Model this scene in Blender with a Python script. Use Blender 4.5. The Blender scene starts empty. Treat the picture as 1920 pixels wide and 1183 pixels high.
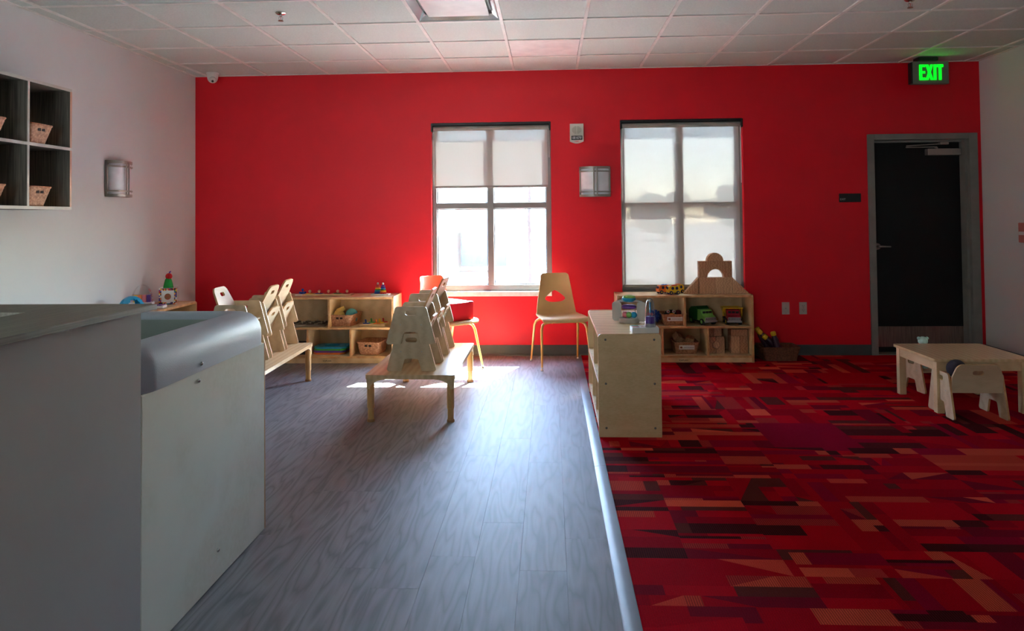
import bpy, bmesh, math, random
from mathutils import Vector, Matrix, geometry
S = bpy.context.scene
COL = S.collection
PI = math.pi

# ------------------------------------------------------------------ camera
cd = bpy.data.cameras.new('camera'); cam = bpy.data.objects.new('camera', cd); COL.objects.link(cam)
Rv = Vector((0.99859137, 0.05212386, -0.00991845)); Uv = Vector((0.01119563, -0.02426818, 0.99964279)); Fv = Vector((-0.05186454, 0.99834571, 0.02481755))
M = Matrix(((Rv.x, Uv.x, -Fv.x), (Rv.y, Uv.y, -Fv.y), (Rv.z, Uv.z, -Fv.z))).to_4x4()
M.translation = Vector((3.5213, -7.1137, 1.3288)); cam.matrix_world = M
cd.sensor_width = 36; cd.lens = 1374.96 / 1920 * 36; cd.shift_x = 0; cd.shift_y = -(591.5 - 374.5) / 1920
cd.clip_start = 0.05; cd.clip_end = 300
S.camera = cam

# ------------------------------------------------------------------ world, sun, exposure
S.view_settings.view_transform = 'Standard'; S.view_settings.look = 'None'; S.view_settings.gamma = 1
S.view_settings.use_curve_mapping = False; S.view_settings.exposure = 2.05
SUNV = Vector((0.37, 1.0, 1.18)).normalized()
w = bpy.data.worlds.new('world'); S.world = w; w.use_nodes = True
nt = w.node_tree; nt.nodes.clear()
sky = nt.nodes.new('ShaderNodeTexSky'); sky.sky_type = 'NISHITA'; sky.sun_disc = False
sky.sun_elevation = math.asin(SUNV.z); sky.sun_rotation = math.atan2(SUNV.x, SUNV.y); sky.air_density = 1.0; sky.dust_density = 0.4; sky.ozone_density = 1.5
bg = nt.nodes.new('ShaderNodeBackground'); bg.inputs['Strength'].default_value = 2.9
wo = nt.nodes.new('ShaderNodeOutputWorld'); nt.links.new(sky.outputs[0], bg.inputs[0]); nt.links.new(bg.outputs[0], wo.inputs[0])
sd = bpy.data.lights.new('sun', 'SUN'); sd.energy = 85.0; sd.angle = 0.009; sd.color = (0.95, 1.0, 0.98)
so = bpy.data.objects.new('sun', sd); COL.objects.link(so); so.rotation_euler = SUNV.to_track_quat('Z', 'Y').to_euler(); so.location = (6, 12, 12)
H = 2.768
def area(name, loc, direction, sx, sy, energy, color, portal=False, spread=PI):
    l = bpy.data.lights.new(name, 'AREA'); l.shape = 'RECTANGLE'; l.size = sx; l.size_y = sy; l.energy = energy; l.color = color; l.spread = spread
    o = bpy.data.objects.new(name, l); COL.objects.link(o); o.location = loc
    o.rotation_euler = Vector(direction).to_track_quat('-Z', 'Y').to_euler()
    if portal: l.cycles.is_portal = True
    return o
area('window_portal', (2.95, 0.21, 1.44), (0, -1, 0), 1.2, 1.7, 1, (1, 1, 1), True)
area('window_portal', (4.79, 0.21, 1.44), (0, -1, 0), 1.2, 1.7, 1, (1, 1, 1), True)
# added soft fill light from behind the camera; the rear wall has no windows
area('rear_fill_light', (1.3, -9.6, 1.3), (-.05, 1, 0.42), 2.4, 1.5, 26, (0.84, 0.96, 1.0))
S.cycles.use_denoising = True
S.cycles.max_bounces = 10; S.cycles.diffuse_bounces = 6; S.cycles.transparent_max_bounces = 12
S.cycles.sample_clamp_indirect = 6; S.cycles.caustics_reflective = False; S.cycles.caustics_refractive = False

# ------------------------------------------------------------------ materials
def lin(c):
    return tuple(((v / 255) / 12.92 if v / 255 <= .04045 else ((v / 255 + .055) / 1.055) ** 2.4) for v in c)
MATS = {}
def mat(name, rgb, rough=.5, metal=0, spec=.5, var=None, scale=(1, 1, 1), nscale=8, detail=4, bump=0, bscale=60, coat=0, emit=None, trans=0, alpha=None, ramp=(.35, .65), rand=False):
    """procedural principled material; var = second colour mixed by stretched noise"""
    if name in MATS: return MATS[name]
    m = bpy.data.materials.new(name); m.use_nodes = True; n = m.node_tree.nodes; l = m.node_tree.links
    b = n['Principled BSDF']; c = lin(rgb) + (1,)
    b.inputs['Base Color'].default_value = c; b.inputs['Roughness'].default_value = rough; b.inputs['Metallic'].default_value = metal
    b.inputs['Specular IOR Level'].default_value = spec; b.inputs['Coat Weight'].default_value = coat; b.inputs['Coat Roughness'].default_value = .1
    tc = n.new('ShaderNodeTexCoord')
    if var is None: var = tuple(max(0, v * .93) for v in rgb)
    mp = n.new('ShaderNodeMapping'); mp.inputs['Scale'].default_value = scale; l.new(tc.outputs['Object'], mp.inputs[0])
    if rand:
        oi = n.new('ShaderNodeObjectInfo'); ml = n.new('ShaderNodeVectorMath'); ml.operation = 'SCALE'; ml.inputs[0].default_value = (17, 9, 5)
        l.new(oi.outputs['Random'], ml.inputs['Scale']); l.new(ml.outputs[0], mp.inputs['Location'])
    no = n.new('ShaderNodeTexNoise'); no.inputs['Scale'].default_value = nscale; no.inputs['Detail'].default_value = detail; l.new(mp.outputs[0], no.inputs[0])
    rp = n.new('ShaderNodeValToRGB'); rp.color_ramp.elements[0].position = ramp[0]; rp.color_ramp.elements[1].position = ramp[1]
    rp.color_ramp.elements[0].color = c; rp.color_ramp.elements[1].color = lin(var) + (1,)
    l.new(no.outputs['Fac'], rp.inputs[0]); l.new(rp.outputs[0], b.inputs['Base Color'])
    if bump:
        n2 = n.new('ShaderNodeTexNoise'); n2.inputs['Scale'].default_value = bscale; n2.inputs['Detail'].default_value = 3; l.new(mp.outputs[0], n2.inputs[0])
        bp = n.new('ShaderNodeBump'); bp.inputs['Strength'].default_value = bump; bp.inputs['Distance'].default_value = .002
        l.new(n2.outputs['Fac'], bp.inputs['Height']); l.new(bp.outputs[0], b.inputs['Normal'])
    if emit:
        b.inputs['Emission Color'].default_value = lin(rgb) + (1,); b.inputs['Emission Strength'].default_value = emit
    if trans:
        b.inputs['Transmission Weight'].default_value = trans
    if alpha is not None: b.inputs['Alpha'].default_value = alpha
    MATS[name] = m; return m
def wood(name, a, b_, rough=.38, scale=(1, 1, 1), ring=3.0, dist=6, spec=.45, coat=0.0):
    """ply or block wood with flowing figure"""
    m = bpy.data.materials.new(name); m.use_nodes = True; n = m.node_tree.nodes; l = m.node_tree.links
    b = n['Principled BSDF']; b.inputs['Roughness'].default_value = rough; b.inputs['Specular IOR Level'].default_value = spec; b.inputs['Coat Weight'].default_value = coat
    tc = n.new('ShaderNodeTexCoord'); mp = n.new('ShaderNodeMapping'); mp.inputs['Scale'].default_value = scale; l.new(tc.outputs['Object'], mp.inputs[0])
    oi = n.new('ShaderNodeObjectInfo'); ml = n.new('ShaderNodeVectorMath'); ml.operation = 'SCALE'; ml.inputs[0].default_value = (7, 5, 3)
    l.new(oi.outputs['Random'], ml.inputs['Scale']); l.new(ml.outputs[0], mp.inputs['Location'])
    wv = n.new('ShaderNodeTexWave'); wv.inputs['Scale'].default_value = ring; wv.inputs['Distortion'].default_value = dist; wv.inputs['Detail'].default_value = 3; wv.inputs['Detail Scale'].default_value = 1.2
    l.new(mp.outputs[0], wv.inputs[0])
    no = n.new('ShaderNodeTexNoise'); no.inputs['Scale'].default_value = 40; no.inputs['Detail'].default_value = 5; l.new(mp.outputs[0], no.inputs[0])
    mx = n.new('ShaderNodeMath'); mx.operation = 'MULTIPLY'; l.new(wv.outputs['Fac'], mx.inputs[0]); l.new(no.outputs['Fac'], mx.inputs[1])
    rp = n.new('ShaderNodeValToRGB'); rp.color_ramp.elements[0].color = lin(a) + (1,); rp.color_ramp.elements[1].color = lin(b_) + (1,); rp.color_ramp.elements[1].position = .75
    l.new(mx.outputs[0], rp.inputs[0]); l.new(rp.outputs[0], b.inputs['Base Color'])
    bp = n.new('ShaderNodeBump'); bp.inputs['Strength'].default_value = .08; bp.inputs['Distance'].default_value = .001; l.new(no.outputs['Fac'], bp.inputs['Height']); l.new(bp.outputs[0], b.inputs['Normal'])
    MATS[name] = m; return m
RED = mat('red_paint', (218, 13, 34), .42, var=(213, 12, 32), nscale=2, bump=.15, bscale=400, spec=.35)
WALL = mat('light_grey_paint', (212, 213, 212), .6, var=(208, 209, 208), nscale=1.5, bump=.12, bscale=300, spec=.3)
HALF = mat('half_wall_paint', (184, 178, 176), .6, var=(180, 174, 172), nscale=2, bump=.1, bscale=300, spec=.3)
TILE = mat('ceiling_tile', (206, 214, 208), .85, var=(190, 198, 192), nscale=90, detail=6, bump=.35, bscale=260, spec=.2, ramp=(.25, .75), rand=True)
GRID = mat('grid_white', (226, 224, 218), .4, spec=.4)
BASE = mat('rubber_base', (62, 66, 64), .4, var=(56, 60, 58), spec=.5)
STRIP = mat('edge_strip_rubber', (92, 96, 100), .45, spec=.45)
ALU = mat('dark_bronze_frame', (118, 116, 112), .38, metal=.3, spec=.5, var=(112, 110, 106))
BLK = mat('black_plastic', (22, 22, 23), .4)
SILL = mat('sill_stone', (205, 205, 200), .35, var=(190, 190, 186), nscale=30)
DOORM = mat('door_black', (20, 20, 20), .5, var=(18, 18, 18), spec=.25)
DFRAME = mat('door_frame_grey', (134, 132, 126), .45, spec=.4)
KICK = mat('kick_plate', (150, 130, 120), .38, metal=.75, var=(120, 100, 92), scale=(40, 1, 1), nscale=6)
CHROME = mat('chrome', (210, 208, 204), .22, metal=1)
NICKEL = mat('brushed_nickel', (156, 150, 142), .38, metal=.55)
PLY = wood('birch_ply', (226, 196, 152), (206, 172, 126), .36, (1.2, 1.2, 3), 2.2, 5)
PLYE = mat('ply_edge', (214, 168, 116), .4, var=(190, 138, 88), scale=(1, 1, 1), nscale=20)
PLYC = wood('chair_ply', (214, 190, 156), (196, 168, 132), .4, (2, 2, 6), 2, 6)
MAPLE = wood('maple_top', (224, 192, 148), (206, 170, 126), .26, (6, 1, 1), 1.2, 3, coat=.15)
PALEPLY = wood('pale_side_ply', (236, 236, 222), (222, 220, 202), .42, (3, 1.2, 1.2), 1.6, 7)
BLOCK = wood('block_wood', (204, 156, 118), (170, 120, 86), .5, (6, 6, 18), 2.0, 9)
LEGW = mat('leg_wood', (214, 166, 102), .35, var=(196, 146, 86), scale=(6, 6, 1), nscale=10)
TAN = mat('tan_plastic', (206, 164, 108), .42, var=(200, 158, 104), bump=.1, bscale=250, spec=.45)
TANM = mat('tan_enamel', (222, 164, 84), .22, spec=.6, coat=.4)
TUB = mat('grey_tub_plastic', (160, 168, 162), .42, var=(154, 162, 156), bump=.2, bscale=150, spec=.5)
RIM = mat('silver_rim_plastic', (184, 190, 202), .52, var=(182, 188, 200), bump=.35, bscale=220, spec=.5, metal=.1)
COUNTER = mat('grey_woodgrain_laminate', (122, 117, 104), .45, var=(98, 92, 80), scale=(60, 1.5, 60), nscale=3, detail=6, bump=.2, bscale=30)
DARKD = mat('dark_desk', (40, 34, 30), .6)
DARKWOOD = mat('dark_woodgrain', (134, 126, 114), .5, var=(90, 84, 76), scale=(40, 40, 1.2), nscale=3, detail=6)
EDGEW = mat('light_edge_band', (198, 194, 184), .45)
WICK = mat('wicker', (196, 142, 104), .6, var=(150, 98, 66), nscale=60, bump=.5, bscale=200)
DWICK = mat('dark_wicker', (118, 72, 48), .6, var=(84, 48, 30), nscale=60, bump=.5, bscale=200)
WHITE = mat('white_plastic', (228, 226, 222), .35)
OFFW = mat('ivory_plastic', (196, 188, 178), .4)
FROST = mat('frosted_acrylic', (244, 244, 250), .3, spec=.5)
PLATE = mat('black_sign_plate', (30, 28, 28), .45)
RUBBER = mat('rubber_black', (28, 28, 30), .6)
def flat(name, rgb, rough=.35, **k): return mat(name, rgb, rough, **k)
C_BLUE = flat('toy_blue', (24, 70, 170)); C_TEAL = flat('toy_sky_blue', (30, 160, 205)); C_GREEN = flat('toy_green', (60, 160, 50)); C_RED = flat('toy_red', (205, 30, 30))
C_YEL = flat('toy_yellow', (240, 196, 30)); C_ORG = flat('toy_orange', (235, 120, 40)); C_PUR = flat('toy_purple', (110, 50, 150)); C_PINK = flat('toy_pink', (228, 120, 130))
C_NAVY = flat('toy_navy', (24, 40, 90)); C_LGRN = flat('toy_light_green', (136, 196, 96)); C_DGRN = flat('toy_dark_green', (22, 92, 42)); C_GREY = flat('toy_grey', (160, 156, 160)); C_MAR = flat('toy_maroon', (170, 30, 52))
VINYLR = mat('red_vinyl', (196, 26, 40), .33, spec=.55, var=(188, 24, 36))
PLUSHY = mat('plush_yellow', (232, 206, 122), .95, bump=.8, bscale=150); PLUSHT = mat('plush_teal', (112, 190, 190), .95, bump=.8, bscale=150, var=(60, 140, 170), nscale=14)
PLUSHB = mat('plush_black', (20, 36, 32), .95, bump=.8, bscale=150); PLUSHG = mat('plush_aqua', (190, 226, 214), .95, bump=.8, bscale=150)
PAPER = mat('paper_white', (232, 226, 222), .7)

def glassy(name, tint, gloss, rough=.02):
    m = bpy.data.materials.new(name); m.use_nodes = True; n = m.node_tree.nodes; l = m.node_tree.links; n.clear()
    o = n.new('ShaderNodeOutputMaterial'); mx = n.new('ShaderNodeMixShader'); t = n.new('ShaderNodeBsdfTransparent'); g = n.new('ShaderNodeBsdfGlossy')
    t.inputs[0].default_value = tint + (1,); g.inputs['Roughness'].default_value = rough
    lw = n.new('ShaderNodeLayerWeight'); lw.inputs[0].default_value = .5; pw = n.new('ShaderNodeMath'); pw.operation = 'POWER'; pw.inputs[1].default_value = 4; l.new(lw.outputs['Facing'], pw.inputs[0])
    ad = n.new('ShaderNodeMath'); ad.operation = 'MULTIPLY_ADD'; ad.inputs[1].default_value = .7 * gloss; ad.inputs[2].default_value = .035 * gloss
    l.new(pw.outputs[0], ad.inputs[0]); l.new(ad.outputs[0], mx.inputs[0]); l.new(t.outputs[0], mx.inputs[1]); l.new(g.outputs[0], mx.inputs[2]); l.new(mx.outputs[0], o.inputs[0])
    MATS[name] = m; return m
GLASS = glassy('window_glass', (.93, .95, .95), 1.0)
CLEAR = glassy('clear_plastic', (.78, .86, .95), 2.2, .08)
CLEARP = glassy('clear_plastic_pink', (.92, .86, .88), 1.6, .08)
def fabric_mat():
    m = bpy.data.materials.new('sunscreen_fabric'); m.use_nodes = True; n = m.node_tree.nodes; l = m.node_tree.links; n.clear()
    o = n.new('ShaderNodeOutputMaterial'); tc = n.new('ShaderNodeTexCoord')
    mp = n.new('ShaderNodeMapping'); mp.inputs['Scale'].default_value = (260, 1, 14); l.new(tc.outputs['Object'], mp.inputs[0])
    no = n.new('ShaderNodeTexNoise'); no.inputs['Scale'].default_value = 1; no.inputs['Detail'].default_value = 3; l.new(mp.outputs[0], no.inputs[0])
    mr = n.new('ShaderNodeMapRange'); mr.inputs['To Min'].default_value = .04; mr.inputs['To Max'].default_value = .085; l.new(no.outputs['Fac'], mr.inputs[0])
    d = n.new('ShaderNodeBsdfDiffuse'); d.inputs[0].default_value = (.50, .47, .43, 1)
    tr = n.new('ShaderNodeBsdfTranslucent'); tr.inputs[0].default_value = (.27, .27, .262, 1)
    t = n.new('ShaderNodeBsdfTransparent'); t.inputs[0].default_value = (1, 1, 1, 1)
    a = n.new('ShaderNodeMixShader'); a.inputs[0].default_value = .1; l.new(d.outputs[0], a.inputs[1]); l.new(tr.outputs[0], a.inputs[2])
    b = n.new('ShaderNodeMixShader'); l.new(mr.outputs[0], b.inputs[0]); l.new(a.outputs[0], b.inputs[1]); l.new(t.outputs[0], b.inputs[2]); l.new(b.outputs[0], o.inputs[0])
    return m
FABRIC = fabric_mat()
def plank_mat():
    m = bpy.data.materials.new('grey_vinyl_plank'); m.use_nodes = True; n = m.node_tree.nodes; l = m.node_tree.links; b = n['Principled BSDF']
    tc = n.new('ShaderNodeTexCoord'); oi = n.new('ShaderNodeObjectInfo')
    vm = n.new('ShaderNodeVectorMath'); vm.operation = 'SCALE'; vm.inputs[0].default_value = (31, 57, 13); l.new(oi.outputs['Random'], vm.inputs['Scale'])
    ad = n.new('ShaderNodeVectorMath'); ad.operation = 'ADD'; l.new(tc.outputs['Object'], ad.inputs[0]); l.new(vm.outputs[0], ad.inputs[1])
    mp = n.new('ShaderNodeMapping'); mp.inputs['Scale'].default_value = (1.5, .16, 1); l.new(ad.outputs[0], mp.inputs[0])
    wv = n.new('ShaderNodeTexNoise'); wv.inputs['Scale'].default_value = 9; wv.inputs['Detail'].default_value = 1.5; l.new(mp.outputs[0], wv.inputs[0])
    ml = n.new('ShaderNodeMath'); ml.operation = 'MULTIPLY'; ml.inputs[1].default_value = 13; l.new(wv.outputs['Fac'], ml.inputs[0])
    fr = n.new('ShaderNodeMath'); fr.operation = 'PINGPONG'; fr.inputs[1].default_value = 1; l.new(ml.outputs[0], fr.inputs[0])
    mp2 = n.new('ShaderNodeMapping'); mp2.inputs['Scale'].default_value = (1, .045, 1); l.new(ad.outputs[0], mp2.inputs[0])
    n2 = n.new('ShaderNodeTexNoise'); n2.inputs['Scale'].default_value = 120; n2.inputs['Detail'].default_value = 4; l.new(mp2.outputs[0], n2.inputs[0])
    mul = n.new('ShaderNodeMath'); mul.operation = 'MULTIPLY'; l.new(fr.outputs[0], mul.inputs[0]); l.new(n2.outputs['Fac'], mul.inputs[1])
    rp = n.new('ShaderNodeValToRGB'); e = rp.color_ramp.elements; e[0].position = .0; e[0].color = lin((104, 101, 102)) + (1,); e[1].position = .5; e[1].color = lin((132, 129, 130)) + (1,)
    x = rp.color_ramp.elements.new(.16); x.color = lin((120, 116, 117)) + (1,)
    l.new(mul.outputs[0], rp.inputs[0])
    hs = n.new('ShaderNodeHueSaturation'); mr = n.new('ShaderNodeMapRange'); mr.inputs['To Min'].default_value = .93; mr.inputs['To Max'].default_value = 1.08
    l.new(oi.outputs['Random'], mr.inputs[0]); l.new(mr.outputs[0], hs.inputs['Value']); l.new(rp.outputs[0], hs.inputs['Color']); l.new(hs.outputs[0], b.inputs['Base Color'])
    b.inputs['Roughness'].default_value = .58; b.inputs['Specular IOR Level'].default_value = .5
    bp = n.new('ShaderNodeBump'); bp.inputs['Strength'].default_value = .25; bp.inputs['Distance'].default_value = .001; l.new(n2.outputs['Fac'], bp.inputs['Height']); l.new(bp.outputs[0], b.inputs['Normal'])
    return m
PLANK = plank_mat()
def carpet_mat():
    m = bpy.data.materials.new('patterned_red_carpet'); m.use_nodes = True; n = m.node_tree.nodes; l = m.node_tree.links; b = n['Principled BSDF']
    at = n.new('ShaderNodeAttribute'); at.attribute_name = 'Col'; tc = n.new('ShaderNodeTexCoord')
    no = n.new('ShaderNodeTexNoise'); no.inputs['Scale'].default_value = 260; no.inputs['Detail'].default_value = 3; l.new(tc.outputs['Object'], no.inputs[0])
    wv = n.new('ShaderNodeTexWave'); wv.inputs['Scale'].default_value = 36; wv.inputs['Distortion'].default_value = .4; wv.bands_direction = 'X'; l.new(tc.outputs['Object'], wv.inputs[0])
    mx = n.new('ShaderNodeMath'); mx.operation = 'MULTIPLY'; l.new(at.outputs['Alpha'], mx.inputs[0]); l.new(wv.outputs['Fac'], mx.inputs[1])
    sb = n.new('ShaderNodeMath'); sb.operation = 'SUBTRACT'; sb.inputs[0].default_value = 1.1; l.new(mx.outputs[0], sb.inputs[1])
    mr = n.new('ShaderNodeMapRange'); mr.inputs['From Min'].default_value = .3; mr.inputs['From Max'].default_value = .7; mr.inputs['To Min'].default_value = .72; mr.inputs['To Max'].default_value = 1.2; l.new(no.outputs['Fac'], mr.inputs[0])
    m2 = n.new('ShaderNodeMath'); m2.operation = 'MULTIPLY'; l.new(sb.outputs[0], m2.inputs[0]); l.new(mr.outputs[0], m2.inputs[1])
    vs = n.new('ShaderNodeVectorMath'); vs.operation = 'SCALE'; l.new(at.outputs['Color'], vs.inputs[0]); l.new(m2.outputs[0], vs.inputs['Scale']); l.new(vs.outputs[0], b.inputs['Base Color'])
    b.inputs['Roughness'].default_value = .95; b.inputs['Specular IOR Level'].default_value = .03
    bp = n.new('ShaderNodeBump'); bp.inputs['Strength'].default_value = .7; bp.inputs['Distance'].default_value = .004; l.new(no.outputs['Fac'], bp.inputs['Height']); l.new(bp.outputs[0], b.inputs['Normal'])
    return m
CARPET = carpet_mat()

# ------------------------------------------------------------------ mesh helpers
def rpoly(pts, r, seg=5):
    """round the corners of a polygon; r a number or a list"""
    out = []; n = len(pts)
    for i in range(n):
        p = Vector(pts[i]); a = Vector(pts[i - 1]) - p; b = Vector(pts[(i + 1) % n]) - p
        ri = r[i] if isinstance(r, (list, tuple)) else r
        if ri <= 0 or a.length < 1e-9 or b.length < 1e-9: out.append(tuple(p)); continue
        ang = a.angle(b); t = min(ri / math.tan(ang / 2), a.length * .49, b.length * .49); rr = t * math.tan(ang / 2)
        a.normalize(); b.normalize(); c = p + (a + b).normalized() * (rr / math.sin(ang / 2))
        s = p + a * t - c; e = p + b * t - c; a0 = math.atan2(s.y, s.x); a1 = math.atan2(e.y, e.x); d = (a1 - a0 + PI) % (2 * PI) - PI
        for k in range(seg + 1):
            q = a0 + d * k / seg; out.append((c.x + rr * math.cos(q), c.y + rr * math.sin(q)))
    return out
def ell(cx, cy, rx, ry, n=20, a0=0, a1=2 * PI):
    full = abs(a1 - a0 - 2 * PI) < 1e-6
    return [(cx + rx * math.cos(a0 + (a1 - a0) * k / (n if full else n - 1)), cy + ry * math.sin(a0 + (a1 - a0) * k / (n if full else n - 1))) for k in range(n)]
def slot(cx, cy, wd, ht, r=None):
    r = min(wd, ht) / 2 * .98 if r is None else r
    return rpoly([(cx - wd / 2, cy - ht / 2), (cx + wd / 2, cy - ht / 2), (cx + wd / 2, cy + ht / 2), (cx - wd / 2, cy + ht / 2)], r, 5)
I4 = Matrix.Identity(4)
def T(x, y, z): return Matrix.Translation((x, y, z))
def RX(a): return Matrix.Rotation(a, 4, 'X')
def RY(a): return Matrix.Rotation(a, 4, 'Y')
def RZ(a): return Matrix.Rotation(a, 4, 'Z')
class MB:
    def __init__(s): s.bm = bmesh.new()
    def face(s, vs, mi=0):
        try: f = s.bm.faces.new(vs); f.material_index = mi; return f
        except ValueError: return None
    def box(s, x0, x1, y0, y1, z0, z1, mi=0, M=I4):
        v = [s.bm.verts.new(M @ Vector((x, y, z))) for z in (z0, z1) for y in (y0, y1) for x in (x0, x1)]
        for q in ((0, 2, 3, 1), (4, 5, 7, 6), (0, 1, 5, 4), (2, 6, 7, 3), (0, 4, 6, 2), (1, 3, 7, 5)): s.face([v[i] for i in q], mi)
        return s
    def plate(s, outline, holes, t, M=I4, mi=0, edge=1, c=True):
        """2-D outline (u,v) -> local (x,z), thickness t along y (centred)"""
        loops = [outline] + list(holes); y0, y1 = (-t / 2, t / 2) if c else (0, t)
        flat_ = [p for lp in loops for p in lp]
        tri = geometry.tessellate_polygon([[Vector((p[0], p[1], 0)) for p in lp] for lp in loops])
        A = [s.bm.verts.new(M @ Vector((p[0], y0, p[1]))) for p in flat_]; B = [s.bm.verts.new(M @ Vector((p[0], y1, p[1]))) for p in flat_]
        for a, b, c_ in tri: s.face([A[a], A[b], A[c_]], mi); s.face([B[c_], B[b], B[a]], mi)
        k = 0
        for lp in loops:
            n = len(lp)
            for i in range(n): s.face([A[k + i], A[k + (i + 1) % n], B[k + (i + 1) % n], B[k + i]], edge)
            k += n
        return s
    def rings(s, rings, mi=0, cap0=True, cap1=True, closed=True):
        R_ = [[s.bm.verts.new(p) for p in r] for r in rings]
        for a, b in zip(R_, R_[1:]):
            n = len(a)
            for i in range(n if closed else n - 1): s.face([a[i], a[(i + 1) % n], b[(i + 1) % n], b[i]], mi)
        if cap0: s.face(R_[0][::-1], mi)
        if cap1: s.face(R_[-1], mi)
        return s
    def cone(s, p0, p1, r0, r1, n=16, mi=0, cap=True):
        p0, p1 = Vector(p0), Vector(p1); d = (p1 - p0).normalized(); u = d.orthogonal().normalized(); v = d.cross(u)
        return s.rings([[p + (u * math.cos(2 * PI * k / n) + v * math.sin(2 * PI * k / n)) * r for k in range(n)] for p, r in ((p0, r0), (p1, r1))], mi, cap, cap)
    def tube(s, pts, r, n=8, mi=0, closed=False):
        pts = [Vector(p) for p in pts]; N = len(pts); rg = []; up = None
        for i, p in enumerate(pts):
            a = pts[(i - 1) % N] if (closed or i) else p; b = pts[(i + 1) % N] if (closed or i < N - 1) else p
            d = (b - a).normalized()
            if up is None: up = d.orthogonal().normalized()
            up = (up - d * up.dot(d)).normalized(); v = d.cross(up); rr = r[i] if isinstance(r, (list, tuple)) else r
            rg.append([p + (up * math.cos(2 * PI * k / n) + v * math.sin(2 * PI * k / n)) * rr for k in range(n)])
        if closed: rg.append(rg[0]); s.rings(rg, mi, False, False)
        else: s.rings(rg, mi)
        return s
    def lathe(s, prof, n=24, M=I4, mi=0, cap0=True, cap1=True):
        return s.rings([[M @ Vector((r * math.cos(2 * PI * k / n), r * math.sin(2 * PI * k / n), z)) for k in range(n)] for r, z in prof], mi, cap0, cap1)
    def ball(s, c, r, n=14, mi=0, sc=(1, 1, 1), M=I4):
        m = n // 2 + 2; c = Vector(c)
        return s.rings([[M @ (c + Vector((r * sc[0] * math.sin(PI * j / m) * math.cos(2 * PI * k / n), r * sc[1] * math.sin(PI * j / m) * math.sin(2 * PI * k / n), -r * sc[2] * math.cos(PI * j / m)))) for k in range(n)] for j in range(1, m)], mi)
    def build(s, name, mats, parent=None, bevel=0, seg=2, angle=.7, loc=None):
        bmesh.ops.remove_doubles(s.bm, verts=s.bm.verts, dist=1e-6)
        bmesh.ops.recalc_face_normals(s.bm, faces=s.bm.faces)
        if bevel:
            es = [e for e in s.bm.edges if len(e.link_faces) == 2 and e.calc_face_angle(0) > .6]
            bmesh.ops.bevel(s.bm, geom=es, offset=bevel, segments=seg, profile=.5, affect='EDGES', clamp_overlap=True)
        for f in s.bm.faces: f.smooth = True
        for e in s.bm.edges: e.smooth = not (len(e.link_faces) == 2 and e.calc_face_angle(0) > angle) and len(e.link_faces) == 2
        me = bpy.data.meshes.new(name); s.bm.to_mesh(me); s.bm.free()
        for m in (mats if isinstance(mats, (list, tuple)) else [mats]): me.materials.append(m)
        o = bpy.data.objects.new(name, me); COL.objects.link(o)
        if parent: o.parent = parent
        if loc: o.location = loc
        if bevel: wn = o.modifiers.new('weighted_normal', 'WEIGHTED_NORMAL'); wn.keep_sharp = True; wn.weight = 100
        return o
def bx(name, m, parent, x0, x1, y0, y1, z0, z1, bevel=.002):
    return MB().box(x0, x1, y0, y1, z0, z1).build(name, m, parent, bevel)
def thing(name, label, cat, loc=(0, 0, 0), rz=0, group=None):
    o = bpy.data.objects.new(name, None); COL.objects.link(o); o.location = loc; o.rotation_euler = (0, 0, rz); o.empty_display_size = .1
    o['label'] = label; o['category'] = cat
    if group: o['group'] = group
    return o
def tag(o, label, cat, group=None):
    o['label'] = label; o['category'] = cat
    if group: o['group'] = group
    return o
def struct(o): o['kind'] = 'structure'; return o
def kids(o): return [c for c in COL.objects if c.parent == o]
def copy_tree(o, loc=None, rz=None, label=None, group=None, parent=None):
    r = o.copy(); COL.objects.link(r)
    if parent: r.parent = parent
    if loc is not None: r.location = loc
    if rz is not None: r.rotation_euler = (0, 0, rz)
    if label: r['label'] = label
    if group: r['group'] = group
    for c in kids(o):
        copy_tree(c, parent=r)
    return r
def text(name, s, size, m, parent, M_, extrude=.0006, sx=1.0, align='CENTER'):
    cu = bpy.data.curves.new('text', 'FONT'); cu.body = s; cu.size = size; cu.extrude = extrude; cu.align_x = align; cu.align_y = 'CENTER'; cu.resolution_u = 2
    t = bpy.data.objects.new('text', cu); COL.objects.link(t); bpy.context.view_layer.update()
    me = bpy.data.meshes.new_from_object(t.evaluated_get(bpy.context.evaluated_depsgraph_get())); bpy.data.objects.remove(t)
    me.transform(M_ @ Matrix.Diagonal((sx, 1, 1, 1))); me.materials.clear(); me.materials.append(m)
    o = bpy.data.objects.new(name, me); COL.objects.link(o); o.parent = parent; return o
FRONT = RX(PI / 2)   # text lying in XY -> facing -Y

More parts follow.
